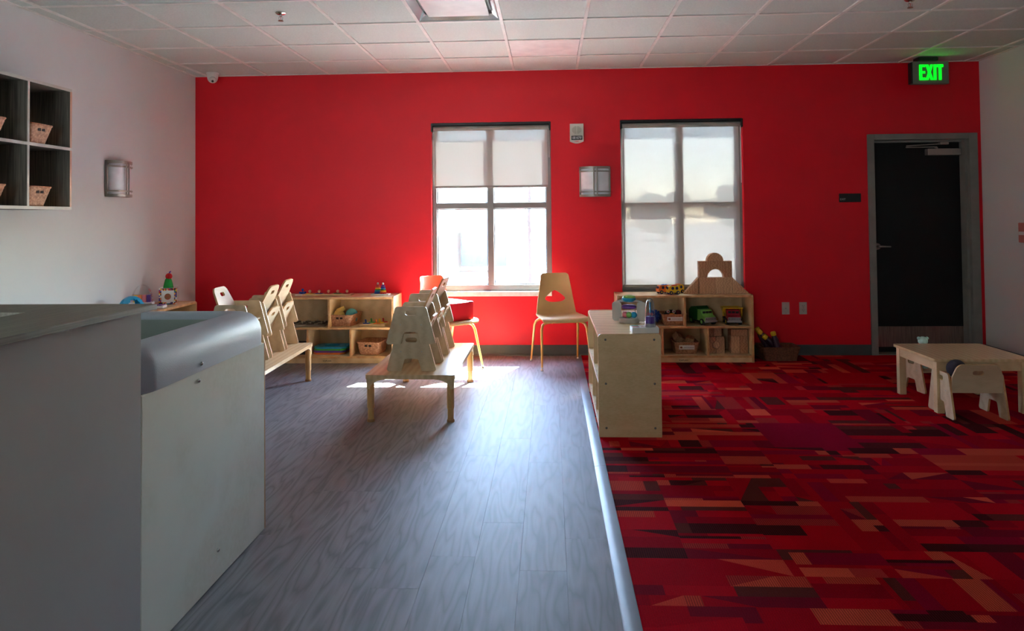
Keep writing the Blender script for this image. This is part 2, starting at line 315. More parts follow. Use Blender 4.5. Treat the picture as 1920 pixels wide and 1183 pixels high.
# ------------------------------------------------------------------ room shell
XR = 7.58; YB = -10.0
W1 = (2.364, 3.533, .618, 2.265); W2 = (4.205, 5.372, .618, 2.265); DO = (6.59, 7.465, 0, 2.035)
b = MB()
outl = [(-.15, 0), (DO[0], 0), (DO[0], DO[3]), (DO[1], DO[3]), (DO[1], 0), (XR + .15, 0), (XR + .15, H + .1), (-.15, H + .1)]
b.plate(outl, [[(q[0], q[2]), (q[1], q[2]), (q[1], q[3]), (q[0], q[3])] for q in (W1, W2)], .2, c=False, edge=0)
struct(b.build('wall_back', RED))
struct(bx('wall_left', WALL, None, -.15, 0, YB, 0, 0, H + .1, 0)); struct(bx('wall_right', WALL, None, XR, XR + .15, YB, 0, 0, H + .1, 0)); struct(bx('wall_front', WALL, None, -.15, XR + .15, YB - .15, YB, 0, H + .1, 0))
def baseboard(name, p0, p1, nrm):
    """cove base: swept profile from p0 to p1; nrm points into the room"""
    prof = [(0, 0), (.016, 0), (.014, .004), (.006, .013), (.004, .02), (.004, .098), (.002, .1016), (0, .1016)]
    p0, p1, n = Vector(p0), Vector(p1), Vector(nrm); m_ = MB()
    m_.rings([[p + n * a + Vector((0, 0, z)) for a, z in prof] for p in (p0, p1)])
    return struct(m_.build(name, BASE))
baseboard('baseboard_back', (0, 0, 0), (6.53, 0, 0), (0, -1, 0)); baseboard('baseboard_back', (7.545, 0, 0), (XR, 0, 0), (0, -1, 0))
baseboard('baseboard_left', (0, YB, 0), (0, 0, 0), (1, 0, 0)); baseboard('baseboard_right', (XR, YB, 0), (XR, 0, 0), (-1, 0, 0))
# floor: slab, vinyl planks, carpet, edge strips
floor = struct(bx('floor', BASE, None, -.15, XR + .15, YB - .15, .2, -.1, -.004, 0))
PW, PL = .1778, 1.2192; rnd = random.Random(4)
pm = {}
def plank_mesh(wd, ln):
    k = (round(wd, 4), round(ln, 4))
    if k not in pm:
        t_ = MB().box(.0002, wd - .0002, .0002, ln - .0002, -.0045, 0).build('plank', PLANK, None, .0003, 1); pm[k] = t_.data; bpy.data.objects.remove(t_)
    return pm[k]
def plank(x, y, wd, ln):
    o = bpy.data.objects.new('plank', plank_mesh(wd, ln)); COL.objects.link(o); o.parent = floor; o.location = (x, y, 0)
x0 = 3.035 - PW * 18; cols = []
k = 0
while True:
    a = x0 + k * PW; k += 1
    if a >= 3.746: break
    xa, xb = max(0, a), min(3.746, a + PW)
    if xb - xa < .01: continue
    off = -rnd.choice([.12, .38, .66, .91, 1.1]); y = 0
    if abs(a - 3.035) < .01: off = -(4.211 % PL)
    if abs(a - 3.213) < .01: off = -(3.886 % PL)
    if abs(a - 2.857) < .01: off = -(4.466 % PL)
    ys = [0.0]; yy = off
    while yy > -8.0: ys.append(yy); yy -= PL
    ys.append(-8.0)
    for u, v in zip(ys, ys[1:]):
        if u - v > .02: plank(xa, v, xb - xa, u - v)
bx('subfloor_vinyl', PLANK, floor, 0, 3.746, YB, -8.001, -.0045, 0, 0)
# carpet: printed patchwork, one colour per patch
PAL = [(160, 0, 20), (176, 2, 22), (142, 0, 22), (134, 2, 36), (78, 22, 24), (92, 34, 30), (196, 62, 46), (208, 76, 54), (172, 44, 42), (116, 8, 30)]
WT = [9, 6, 7, 4, 4, 3, 3, 3, 3, 4]
cr = random.Random(11); cf = []
def patch(pts, col, al): cf.append((pts, col, al))
def pick(): i = cr.choices(range(len(PAL)), WT)[0]; return PAL[i], (.62 if i in (4, 6, 7, 8) and cr.random() < .75 else .12)
def rect(x0, y0, x1, y1, d=0):
    wd, hd = x1 - x0, y1 - y0
    if wd <= 0 or hd <= 0: return
    c, a = pick()
    r = cr.random()
    if r < .16 and min(wd, hd) > .05 and max(wd, hd) < .4:
        c2, a2 = pick()
        if cr.random() < .5: patch([(x0, y0), (x1, y0), (x1, y1)], c, a); patch([(x0, y0), (x1, y1), (x0, y1)], c2, a2)
        else: patch([(x0, y0), (x1, y0), (x0, y1)], c, a); patch([(x1, y0), (x1, y1), (x0, y1)], c2, a2)
    else: patch([(x0, y0), (x1, y0), (x1, y1), (x0, y1)], c, a)
def split(x0, y0, x1, y1, hor):
    """a weave-like block: long bands in one direction cut across at random"""
    L_ = (x1 - x0) if hor else (y1 - y0); Wd = (y1 - y0) if hor else (x1 - x0); t = 0
    while t < Wd - 1e-6:
        st = min(cr.choice([.025, .045, .07, .07, .1, .13]), Wd - t)
        if Wd - t - st < .02: st = Wd - t
        u = 0
        while u < L_ - 1e-6:
            sl = min(cr.choice([.06, .12, .18, .25, .36, .5]), L_ - u)
            if L_ - u - sl < .04: sl = L_ - u
            if hor: rect(x0 + u, y0 + t, x0 + u + sl, y0 + t + st)
            else: rect(x0 + t, y0 + u, x0 + t + st, y0 + u + sl)
            u += sl
        t += st
yy = -8.0
while yy < 0 - 1e-6:
    hh = min(cr.choice([.22, .3, .34, .4, .5]), 0 - yy)
    if 0 - yy - hh < .08: hh = 0 - yy
    xx = 3.79
    while xx < XR - 1e-6:
        ww = min(cr.choice([.25, .35, .5, .65]), XR - xx)
        if XR - xx - ww < .08: ww = XR - xx
        if cr.random() < .16: patch([(xx, yy), (xx + ww, yy), (xx + ww, yy + hh), (xx, yy + hh)], cr.choice(PAL[:4]), .12)
        else: split(xx, yy, xx + ww, yy + hh, cr.random() < .72)
        xx += ww
    yy += hh
vs, fs, cs = [], [], []
for pts, c, a in cf:
    fs.append(tuple(range(len(vs), len(vs) + len(pts)))); vs += [(p[0], p[1], 0.004) for p in pts]; cs += [lin(c) + (a,)] * len(pts)
me = bpy.data.meshes.new('carpet'); me.from_pydata(vs, [], fs); ca = me.color_attributes.new('Col', 'FLOAT_COLOR', 'CORNER')
for i, c in enumerate(cs): ca.data[i].color = c
me.materials.append(CARPET); carpet = bpy.data.objects.new('carpet', me); COL.objects.link(carpet); carpet.parent = floor
bx('carpet_backing', CARPET, floor, 3.79, XR, YB, 0, -.004, .003, 0)
for y0, y1 in ((-3.158, -.003), (-8, -3.161)):
    m_ = MB(); pr_ = [(3.742, 0), (3.748, .004), (3.775, .0075), (3.795, .0085), (3.802, .0085), (3.804, .0)]
    m_.rings([[Vector((x, y, z)) for x, z in pr_] for y in (y0, y1)]); m_.build('edge_strip', STRIP, floor)
# ceiling: slab, tiles, grid
ceil = struct(bx('ceiling', TILE, None, -.15, XR + .15, YB - .15, .2, H + .06, H + .16, 0))
GX = [0] + [.1338 + .6096 * k for k in range(0, 13)] + [XR]; GX = [g for g in GX if g < XR - .05] + [XR]
GY = [0, -.5967]; 
while GY[-1] - .6096 > YB: GY.append(GY[-1] - .6096)
GY.append(YB)
tm = {}; skip = {}
LIGHT_CELLS = {(5, 3), (5, 4), (6, 1)}   # cells holding a fixture
for i, (xa, xb) in enumerate(zip(GX, GX[1:])):
    for j, (ya, yb) in enumerate(zip(GY, GY[1:])):
        if (i, j) in LIGHT_CELLS: continue
        k = (round(xb - xa, 4), round(ya - yb, 4))
        if k not in tm:
            t_ = MB().box(.004, k[0] - .004, .004, k[1] - .004, .002, .018).build('ceiling_tile', TILE, None, 0, 1); tm[k] = t_.data; bpy.data.objects.remove(t_)
        o = bpy.data.objects.new('ceiling_tile', tm[k]); COL.objects.link(o); o.parent = ceil; o.location = (xa, yb, H + .001)
for g in GX[1:-1]: bx('grid_bar', GRID, ceil, g - .012, g + .012, YB, 0, H - .006, H + .004, .001)
for g in GY[1:-1]: bx('grid_bar', GRID, ceil, 0, XR, g - .012, g + .012, H - .005, H + .003, .001)
bx('wall_angle', GRID, ceil, 0, XR, -.022, 0, H - .005, H + .002, .001); bx('wall_angle', GRID, ceil, 0, .022, YB, 0, H - .005, H + .002, .001); bx('wall_angle', GRID, ceil, XR - .022, XR, YB, 0, H - .005, H + .002, .001)

# ------------------------------------------------------------------ windows
def window(n, q, hem):
    x0, x1, z0, z1 = q
    w_ = struct(thing('window_%d' % n, '', '')); del w_['label'], w_['category']
    y0, y1 = .055, .15
    xm = (2.939 if n == 1 else 4.782)
    def fr(nm, *a): return bx(nm, ALU, w_, *a, bevel=.003)
    fr('frame_side', x0, x0 + .044, y0, y1, z0, z1); fr('frame_side', x1 - .05, x1, y0, y1, z0, z1)
    fr('frame_rail', x0 + .044, x1 - .05, y0, y1, z0, z0 + .058); fr('frame_rail', x0 + .044, x1 - .05, y0, y1, z1 - .05, z1)
    fr('mullion', xm - .03, xm + .03, y0, y1, z0 + .058, z1 - .05)
    za, zb = 1.424, 1.482
    fr('transom', x0 + .044, xm - .03, y0 + .004, y1, za, zb); fr('transom', xm + .03, x1 - .05, y0 + .004, y1, za, zb)
    for u0, u1 in ((x0 + .044, xm - .03), (xm + .03, x1 - .05)):
        for v0, v1 in ((z0 + .058, za), (zb, z1 - .05)):
            m_ = MB(); m_.box(u0, u1, .098, .102, v0, v1); m_.build('glass_pane', GLASS, w_)
            m_ = MB()
            for a0, a1, b0, b1 in ((u0, u0 + .008, v0, v1), (u1 - .008, u1, v0, v1), (u0 + .008, u1 - .008, v0, v0 + .008), (u0 + .008, u1 - .008, v1 - .008, v1)): m_.box(a0, a1, .088, .098, b0, b1)
            m_.build('glazing_bead', BLK, w_)
    # roller shade hanging inside the opening
    lab = ('grey sunscreen roller shade drawn a third down over the left window' if n == 1 else 'grey sunscreen roller shade drawn fully down over the right window')
    t = thing('roller_shade', lab, 'shade', ((x0 + x1) / 2, .03, z1))
    hw = (x1 - x0) / 2
    MB().box(-hw + .004, hw - .004, -.028, .024, -.026, -.001).build('head_rail', BLK, t, .002)
    m_ = MB(); m_.cone((-hw + .02, 0, -.052), (hw - .02, 0, -.052), .024, .024, 20); m_.build('roller_tube', mat('shade_fabric_roll', (148, 144, 138), .7), t)
    for sx in (-1, 1):
        m_ = MB(); m_.box(sx * hw - (.014 if sx > 0 else .002), sx * hw + (.002 if sx > 0 else .014), -.034, .02, -.085, -.004); m_.build('bracket', BLK, t, .003)
    m_ = MB(); m_.box(-hw + .024, hw - .03, .0145, .0155, hem - z1, -.05); m_.build('shade_fabric', FABRIC, t)
    m_ = MB(); m_.box(-hw + .024, hw - .03, .010, .021, hem - z1 - .022, hem - z1); m_.build('hem_bar', mat('hem_grey', (150, 146, 138), .5), t, .003)
    m_ = MB(); zc = -.35 if n == 1 else -.62
    m_.tube([(hw - .018, -.02, -.07), (hw - .016, -.02, zc)], .0018, 6); m_.tube([(hw - .018, -.005, -.07), (hw - .016, -.005, zc)], .0018, 6)
    m_.build('pull_cord', WHITE, t)
window(1, W1, 1.648); window(2, W2, .672)
s_ = struct(bx('trim_1', SILL, None, W1[0] + .004, W1[1] - .004, -.016, .056, .572, .6185, .004))
s_ = struct(bx('trim_2', ALU, None, W2[0] + .004, W2[1] - .004, -.004, .056, .60, .6185, .003))

# ------------------------------------------------------------------ door
d = struct(thing('door_1', '', '')); del d['label'], d['category']
bx('frame_side', DFRAME, d, 6.53, 6.592, -.018, .16, 0, 2.088, .003); bx('frame_side', DFRAME, d, 7.463, 7.542, -.018, .16, 0, 2.088, .003); bx('frame_head', DFRAME, d, 6.592, 7.463, -.018, .16, 2.033, 2.088, .003)
bx('door_stop', DFRAME, d, 7.44, 7.463, .02, .115, 0, 2.033, .002); bx('door_stop', DFRAME, d, 6.592, 6.606, .07, .115, 0, 2.033, .002); bx('door_stop', DFRAME, d, 6.606, 7.44, .07, .115, 2.013, 2.033, .002)
bx('door_leaf', DOORM, d, 6.598, 7.46, .12, .16, .012, 2.03, .002)
bx('kick_plate', KICK, d, 6.612, 7.45, .116, .12, .06, .255, .001); bx('threshold', NICKEL, d, 6.592, 7.463, -.01, .16, 0, .012, .003)
h = MB(); h.cone((6.655, .12, 1.02), (6.655, .108, 1.02), .033, .031, 24); h.cone((6.655, .108, 1.02), (6.655, .062, 1.02), .011, .011, 12); h.build('handle_rose', NICKEL, d, .001)
h = MB(); h.tube([(6.648, .06, 1.02), (6.68, .058, 1.021), (6.76, .064, 1.018)], [.011, .010, .008], 10); h.build('lever_handle', NICKEL, d)
bx('closer_body', mat('closer_metal', (150, 140, 134), .4, metal=.4), d, 7.12, 7.43, .055, .119, 1.885, 1.95, .006)
h = MB(); h.box(7.205, 7.225, .075, .1, 1.95, 1.965); h.box(6.93, 7.22, .078, .09, 1.962, 1.972); h.box(6.93, 7.28, .07, .08, 1.975, 1.985, M=T(6.93, 0, 1.975) @ RY(-.05) @ T(-6.93, 0, -1.975)); h.build('closer_arm', NICKEL, d, .002)
bx('closer_shoe', NICKEL, d, 7.24, 7.32, .06, .1, 1.988, 2.012, .003)
# plaque, exit sign, outlets, pull station
p = thing('exit_plaque', 'small black plaque lettered EXIT on the red wall left of the door', 'sign', (6.362, 0, 1.488))
bx('plate', PLATE, p, -.101, .101, -.006, 0, -.041, .041, .001)
text('lettering', 'EXIT', .026, mat('plaque_text', (200, 196, 190), .6), p, T(-.095, -.0065, -.014) @ FRONT, align='LEFT')
p = thing('exit_sign', 'green lit EXIT sign hung from the ceiling above the door', 'sign', (7.02, -.2, 2.52), .04)
bx('housing', mat('sign_housing', (126, 120, 112), .5), p, -.165, .165, -.028, .028, 0, .208, .004); bx('back_box', BLK, p, -.178, -.160, -.026, .03, .004, .2, .002)
bx('canopy', BLK, p, -.12, .06, -.05, .05, .208, .243, .006)
LED = mat('green_led', (0, 235, 20), .5, emit=.85)
def bars(name, segs, parent, m_):
    q = MB()
    for s0 in segs: q.plate(s0, [], .006, T(0, -.03, 0), edge=0)
    return q.build(name, m_, parent)
lh0, lh1 = .036, .176
bars('letter', [[(-.105, lh0), (-.052, lh0), (-.052, lh0 + .02), (-.082, lh0 + .02), (-.082, .096), (-.054, .096), (-.054, .116), (-.082, .116), (-.082, lh1 - .02), (-.052, lh1 - .02), (-.052, lh1), (-.105, lh1)]], p, LED)
bars('letter', [[(-.046, lh1), (-.024, lh1), (-.014, .128), (-.004, lh1), (.018, lh1), (-.004, .106), (.02, lh0), (-.003, lh0), (-.014, .084), (-.025, lh0), (-.048, lh0), (-.026, .106)]], p, LED)
bars('letter', [[(.026, lh0), (.048, lh0), (.048, lh1), (.026, lh1)]], p, LED)
bars('letter', [[(.072, lh0), (.094, lh0), (.094, lh1 - .022), (.112, lh1 - .022), (.112, lh1), (.054, lh1), (.054, lh1 - .022), (.072, lh1 - .022)]], p, LED)
for nm, x, lab in (('coax_plate', 5.743, 'blank ivory wall plate with a centre hole, left of the twin socket'), ('power_outlet', 5.905, 'ivory double power outlet on the red wall near the floor')):
    p = thing(nm, lab, 'outlet', (x, 0, .446)); bx('plate', OFFW, p, -.035, .035, -.007, 0, -.0575, .0575, .002)
    if nm == 'power_outlet':
        for zc in (-.02, .02):
            q = MB(); q.plate(slot(0, zc, .034, .028, .008), [], .003, T(0, -.0075, 0), edge=0); q.build('socket', OFFW, p)
            q = MB(); q.box(-.009, -.006, -.0098, -.0085, zc, zc + .009); q.box(.006, .009, -.0098, -.0085, zc, zc + .009); q.box(-.002, .003, -.0098, -.0085, zc - .010, zc - .005); q.build('slots', BLK, p)
    else:
        q = MB(); q.cone((0, -.007, 0), (0, -.011, 0), .005, .004, 10); q.build('jack', NICKEL, p)
    for zc in ((-.045, .045) if nm == 'coax_plate' else (0,)): MB().cone((0, -.007, zc), (0, -.0085, zc), .003, .003, 8).build('screw', NICKEL, p)
p = thing('pull_station', 'pale red alarm pull box on the grey right-hand wall', 'alarm', (XR, -.648, 1.16)); bx('box', mat('pull_red', (200, 120, 112), .4), p, -.045, 0, -.06, .06, -.085, .085, .006); bx('handle', WHITE, p, -.055, -.045, -.04, .04, -.02, .01, .003)
# horn strobe
p = thing('fire_alarm', 'white fire alarm horn with strobe on the red wall between the windows', 'alarm', (3.785, 0, 2.137))
q = MB(); q.plate([(-.066, .095), (-.066, -.075)] + [(-.066 + .132 * t / 10, -.075 - .02 * math.sin(PI * t / 10)) for t in range(1, 10)] + [(.066, -.075), (.066, .095)], [], .035, T(0, -.0175, 0), edge=0); q.build('housing', mat('alarm_white', (214, 210, 198), .4), p, .004)
q = MB()
for k in range(9):
    z = -.032 + k * .008; hwid = .045 * math.sqrt(max(0, 1 - (z / .036) ** 2)) + .002
    for s0, s1 in ((-hwid, -.004), (.004, hwid)):
        if s1 > s0: q.box(s0, s1, -.0375, -.035, .034 + z - .002, .034 + z + .002)
q.build('speaker_grille', mat('grille_grey', (170, 166, 150), .5), p)
bx('strobe_base', BLK, p, -.052, .054, -.04, -.035, -.062, -.022, .004)
q = MB(); q.plate(slot(0, -.042, .094, .026, .010), [], .012, T(0, -.045, 0), edge=0); q.build('strobe_lens', mat('strobe_clear', (222, 222, 226), .12, metal=.4, var=(90, 90, 96), nscale=60), p, .003)
text('lettering', 'FIRE', .022, mat('fire_red', (190, 40, 40), .5), p, T(0, -.0355, -.077) @ FRONT)
# sconces
def sconce(label, loc, rz):
    p = thing('wall_sconce', label, 'wall lamp', loc, rz, 'half round wall sconces')
    W, Hh, D = .295, .29, .095
    def arc(r_off, z, n=17): return [Vector(((W / 2 + r_off) * math.cos(PI * k / (n - 1)), -(D + r_off) * math.sin(PI * k / (n - 1)) ** .8 - .004, z)) for k in range(n)]
    q = MB(); q.rings([arc(-.012, -.128), arc(-.012, .128)], closed=False, cap0=False, cap1=False); q.build('diffuser', FROST, p)
    bx('back_plate', NICKEL, p, -W / 2, W / 2, -.006, 0, -Hh / 2, Hh / 2, .002)
    for z0, z1 in ((-Hh / 2, -Hh / 2 + .022), (Hh / 2 - .022, Hh / 2)):
        q = MB(); q.rings([arc(.002, z0), arc(.002, z1), arc(-.012, z1), arc(-.012, z0), arc(.002, z0)], closed=False, cap0=False, cap1=False)
        a = arc(-.011, (z0 + z1) / 2); q.face([q.bm.verts.new(v) for v in a]); q.build('end_band', NICKEL, p)
    for z in (-.098, .098):
        q = MB(); q.rings([arc(.004, z - .006), arc(.004, z + .006), arc(-.008, z + .006), arc(-.008, z - .006), arc(.004, z - .006)], closed=False, cap0=False, cap1=False); q.build('cross_bar', NICKEL, p)
    for x in (-.016, .016): bx('upright_bar', NICKEL, p, x - .006, x + .006, -D - .010, -D - .001, -Hh / 2 + .01, Hh / 2 - .01, .002)
    for sx in (-1, 1): bx('side_bar', NICKEL, p, sx * (W / 2 - .006) - .008, sx * (W / 2 - .006) + .008, -.022, -.004, -Hh / 2, Hh / 2, .002)
    return p
sconce('half round frosted wall sconce on the red wall between the two windows', (3.955, 0, 1.67), 0)
sconce('half round frosted wall sconce on the grey left wall beyond the cubbies', (0, -1.338, 1.675), PI / 2)
# camera dome
p = thing('security_camera', 'white ball shaped security camera on the ceiling in the left corner', 'camera', (.255, -.17, H))
q = MB(); q.lathe([(.058, 0), (.058, -.012), (.05, -.02), (.046, -.024)], 24); q.build('mount_ring', WHITE, p)
q = MB(); q.lathe([(.052, -.02), (.051, -.045), (.046, -.066), (.034, -.086), (.018, -.096), (.004, -.099)], 24); q.build('ball_housing', WHITE, p)
dv = Vector((.35, -.75, -.45)).normalized(); q = MB(); c0 = Vector((0, 0, -.05)); q.cone(c0 + dv * .035, c0 + dv * .0555, .032, .026, 20); q.build('lens_face', mat('lens_ring', (206, 206, 204), .3), p)
for off in (Vector((0, 0, .013)), Vector((0, 0, -.013))):
    q = MB(); q.cone(c0 + dv * .050 + off, c0 + dv * .0575 + off, .0105, .0105, 14); q.build('lens', BLK, p)
# sprinklers
def sprinkler(label, loc):
    p = thing('sprinkler', label, 'sprinkler', loc)
    q = MB(); q.lathe([(.036, .002), (.036, -.004), (.026, -.012), (.012, -.016)], 24); q.build('escutcheon', CHROME, p)
    q = MB(); q.cone((0, 0, -.012), (0, 0, -.028), .008, .006, 12); q.tube([(.006, 0, -.024), (.014, 0, -.036), (.012, 0, -.048), (0, 0, -.056)], .002, 6); q.tube([(-.006, 0, -.024), (-.014, 0, -.036), (-.012, 0, -.048), (0, 0, -.056)], .002, 6); q.build('frame_arms', CHROME, p)
    q = MB(); q.cone((0, 0, -.028), (0, 0, -.052), .0018, .0018, 8); q.build('bulb', C_RED, p)
    q = MB(); q.cone((0, 0, -.056), (0, 0, -.059), .018, .018, 20); q.build('deflector', mat('copper_disc', (150, 96, 70), .35, metal=.8), p)
sprinkler('chrome fire sprinkler on the ceiling left of the recessed light', (1.67, -2.15, H)); sprinkler('chrome fire sprinkler at the top edge, on the ceiling towards the exit sign', (5.946, -2.10, H))
# recessed light and flat panel
def troffer():
    xa, xb = GX[5], GX[6]; ya, yb = GY[3], GY[5]
    p = thing('ceiling_light', 'unlit recessed ceiling troffer with metal reflector at the top edge', 'ceiling light', ((xa + xb) / 2, (ya + yb) / 2, H))
    w2, l2 = (xb - xa) / 2 - .012, (ya - yb) / 2 - .012
    bx('top_pan', WHITE, p, -w2, w2, -l2, l2, .085, .09, 0)
    SP = mat('specular_reflector', (200, 202, 204), .18, metal=.85)
    q = MB()
    def R4(a, c, z): return [Vector((-a, -c, z)), Vector((a, -c, z)), Vector((a, c, z)), Vector((-a, c, z))]
    q.rings([R4(w2, l2, 0), R4(w2 - .05, l2 - .05, .035), R4(w2 - .055, l2 - .05, .085)], cap0=False, cap1=False); q.build('reflector', SP, p, angle=.3)
    bx('lens', mat('light_lens', (216, 212, 208), .3), p, -w2 + .07, w2 - .07, -l2 + .04, l2 - .04, .022, .03, .004)
    bx('rim', GRID, p, -w2, w2, l2 - .006, l2, -.004, .01, .001); bx('rim', GRID, p, -w2, w2, -l2, -l2 + .006, -.004, .01, .001)
troffer()
p = thing('ceiling_panel', 'smooth white flat ceiling panel light, unlit, above the gap between the windows', 'ceiling light', ((GX[6] + GX[7]) / 2, (GY[1] + GY[2]) / 2, H))
bx('lens', mat('panel_lens', (232, 230, 226), .35), p, -.29, .29, -.29, .29, .001, .008, .002); bx('rim', GRID, p, -.293, .293, .288, .293, -.002, .008, .001); bx('rim', GRID, p, -.293, .293, -.293, -.288, -.002, .008, .001)

# ------------------------------------------------------------------ half wall and ledge
b = MB(); b.box(2.10, 2.305, -9.2, -4.99, 0, 1.064); b.box(.9, 2.10, -5.13, -4.99, 0, 1.064); struct(b.build('wall_partition', HALF))
b = MB(); b.plate([(.88, -4.955), (2.335, -4.955), (2.335, -9.2), (2.068, -9.2), (2.068, -5.15), (.88, -5.15)], [], .017, T(0, 0, 1.0725) @ RX(-PI / 2), edge=0)
for v in b.bm.verts: pass
led = b.build('ledge', COUNTER, None, .0015); tag(led, 'grey woodgrain laminate ledge capping the half wall at the left', 'ledge')
# desk behind the half wall
dk = thing('desk', 'dark desk surface seen down behind the half wall ledge', 'desk', (1.5, -6.2, 0)); bx('desk_top', DARKD, dk, -.6, .58, -1.1, 1.0, .72, .75, .003); bx('side_panel', DARKD, dk, -.58, -.55, -1.05, .95, 0, .72, .002); bx('side_panel', DARKD, dk, .54, .57, -1.05, .95, 0, .72, .002)

# ------------------------------------------------------------------ sensory table
t = thing('sensory_table', 'pale ply sensory table with a grey plastic tub and rounded silver rim', 'play table', (1.93, -4.455, 0))
hx, hy = .355, .495
def rr(d_, z, r0=.09):
    r = max(r0 - d_ * .6, .02); a, c = hx - d_, hy - d_
    return [Vector((p_[0], p_[1], z)) for p_ in rpoly([(-a, -c), (a, -c), (a, c), (-a, c)], r, 6)]
prof = [(.0, .800), (-.001, .84), (.0, .868), (.006, .893), (.018, .915), (.036, .932), (.058, .941), (.085, .944), (.112, .941), (.128, .932), (.134, .918)]
MB().rings([rr(.012, .80)] + [rr(a, z) for a, z in prof] + [rr(.136, .90), rr(.03, .80)][:1], cap0=False, cap1=False).build('rim', RIM, t, angle=1.2)
MB().rings([rr(.134, .917), rr(.137, .90), rr(.143, .74), rr(.152, .712), rr(.175, .70)], cap0=False).build('tub', TUB, t, angle=1.2)
def side(nm, x0, x1, y0, y1): return MB().box(x0, x1, y0, y1, .004, .80).build(nm, [PALEPLY], t, .003)
side('side_panel', .336, .350, -.485, .468); side('side_panel', -.350, -.336, -.485, .485); side('end_panel', -.335, .335, .470, .485); side('end_panel', -.335, .335, -.485, -.470)
MB().box(.3365, .3495, .4685, .4785, .004, .80).build('panel_edge', PLYE, t, .002)
for y, z in ((-.12, .826), (-.128, .768), (.021, .113)):
    q = MB(); xx = .3555 if z > .8 else .350
    q.lathe([(.0075, 0), (.0075, .003), (.005, .006), (.002, .007)], 12, T(xx, y, z) @ RY(PI / 2)); q.build('bolt', CHROME, t)

# ------------------------------------------------------------------ shelving
def shelf_unit(label, L_, D_, Hh, loc, rz, brand=True, bolts=False):
    """local: x along length from 0..L, front faces -y at y=-D, back at y=0"""
    p = thing('storage_shelf', label, 'shelf', loc, rz, 'low birch ply storage shelves')
    th = .019
    sp = rpoly([(-D_, 0), (0, 0), (0, Hh + .004), (-D_, Hh + .004)], [0.004, .004, .02, .022], 4)
    for x in (th / 2, L_ - th / 2): MB().plate([(a, c) for a, c in sp], [], th, T(x, 0, 0) @ RZ(PI / 2), edge=1).build('side_panel', [PLY, PLYE], p, .0015, 1)
    def board(nm, x0, x1, y0, y1, z0, z1):
        b_ = bx(nm, PLY, p, x0, x1, y0, y1, z0, z1, .0015); return b_
    def nose(x0, x1, z0, z1, y=-D_):   # rounded lighter front edge of a board
        return [Vector]
    board('top_board', th, L_ - th, -D_ + .004, -.004, Hh - th, Hh)
    board('shelf_board', th, L_ - th, -D_ + .006, -.012, .312, .312 + th); board('bottom_board', th, L_ - th, -D_ + .006, -.012, .048, .048 + th)
    board('plinth', th, L_ - th, -D_ + .012, -D_ + .024, .0, .048)
    bx('back_panel', PLY, p, th, L_ - th, -.010, -.002, .0, Hh - th, 0)
    for z0 in (Hh - th, .312, .048): bx('edge_band', PLYE, p, th, L_ - th, -D_ + .001, -D_ + .005, z0, z0 + th, .001)
    for x, z0, z1 in ((L_ / 2, .331, Hh - th), (L_ / 3, .067, .312), (2 * L_ / 3, .067, .312)):
        board('divider', x - .0085, x + .0085, -D_ + .012, -.012, z0, z1); bx('edge_band', PLYE, p, x - .0085, x + .0085, -D_ + .008, -D_ + .012, z0, z1, .001)
    if brand: text('lettering', 'KAPLAN', .021, mat('stamp_black', (28, 22, 18), .6), p, T(L_ * .485, -D_ + .0117, .022) @ FRONT)
    if bolts:
        for x in (0, L_):
            for y in (-D_ + .045, -.04):
                for z in (Hh - .03, .32, .055):
                    q = MB(); q.lathe([(.007, 0), (.007, .0015), (.004, .004), (.0015, .0045)], 12, T(x, y, z) @ RY(PI / 2 if x else -PI / 2)); q.build('bolt', mat('bolt_steel', (120, 112, 110), .35, metal=.8), p)
    return p
SA = shelf_unit('low birch shelf against the red wall left of the left window, puzzles on top', 1.216, .378, .61, (.853, -.022, 0), 0)
SB = shelf_unit('low birch shelf under the right window with wooden blocks on top', 1.222, .35, .61, (4.122, -.02, 0), 0)
SC = shelf_unit('low birch shelf standing end-on at the carpet edge, bolted side towards the viewer', 1.17, .377, .614, (4.177, -1.472, 0.004), -PI / 2, False, True)
SD = shelf_unit('low birch shelf along the grey left wall behind the tub', 1.22, .345, .61, (.004, -.675 - 1.22, 0), PI / 2, False)

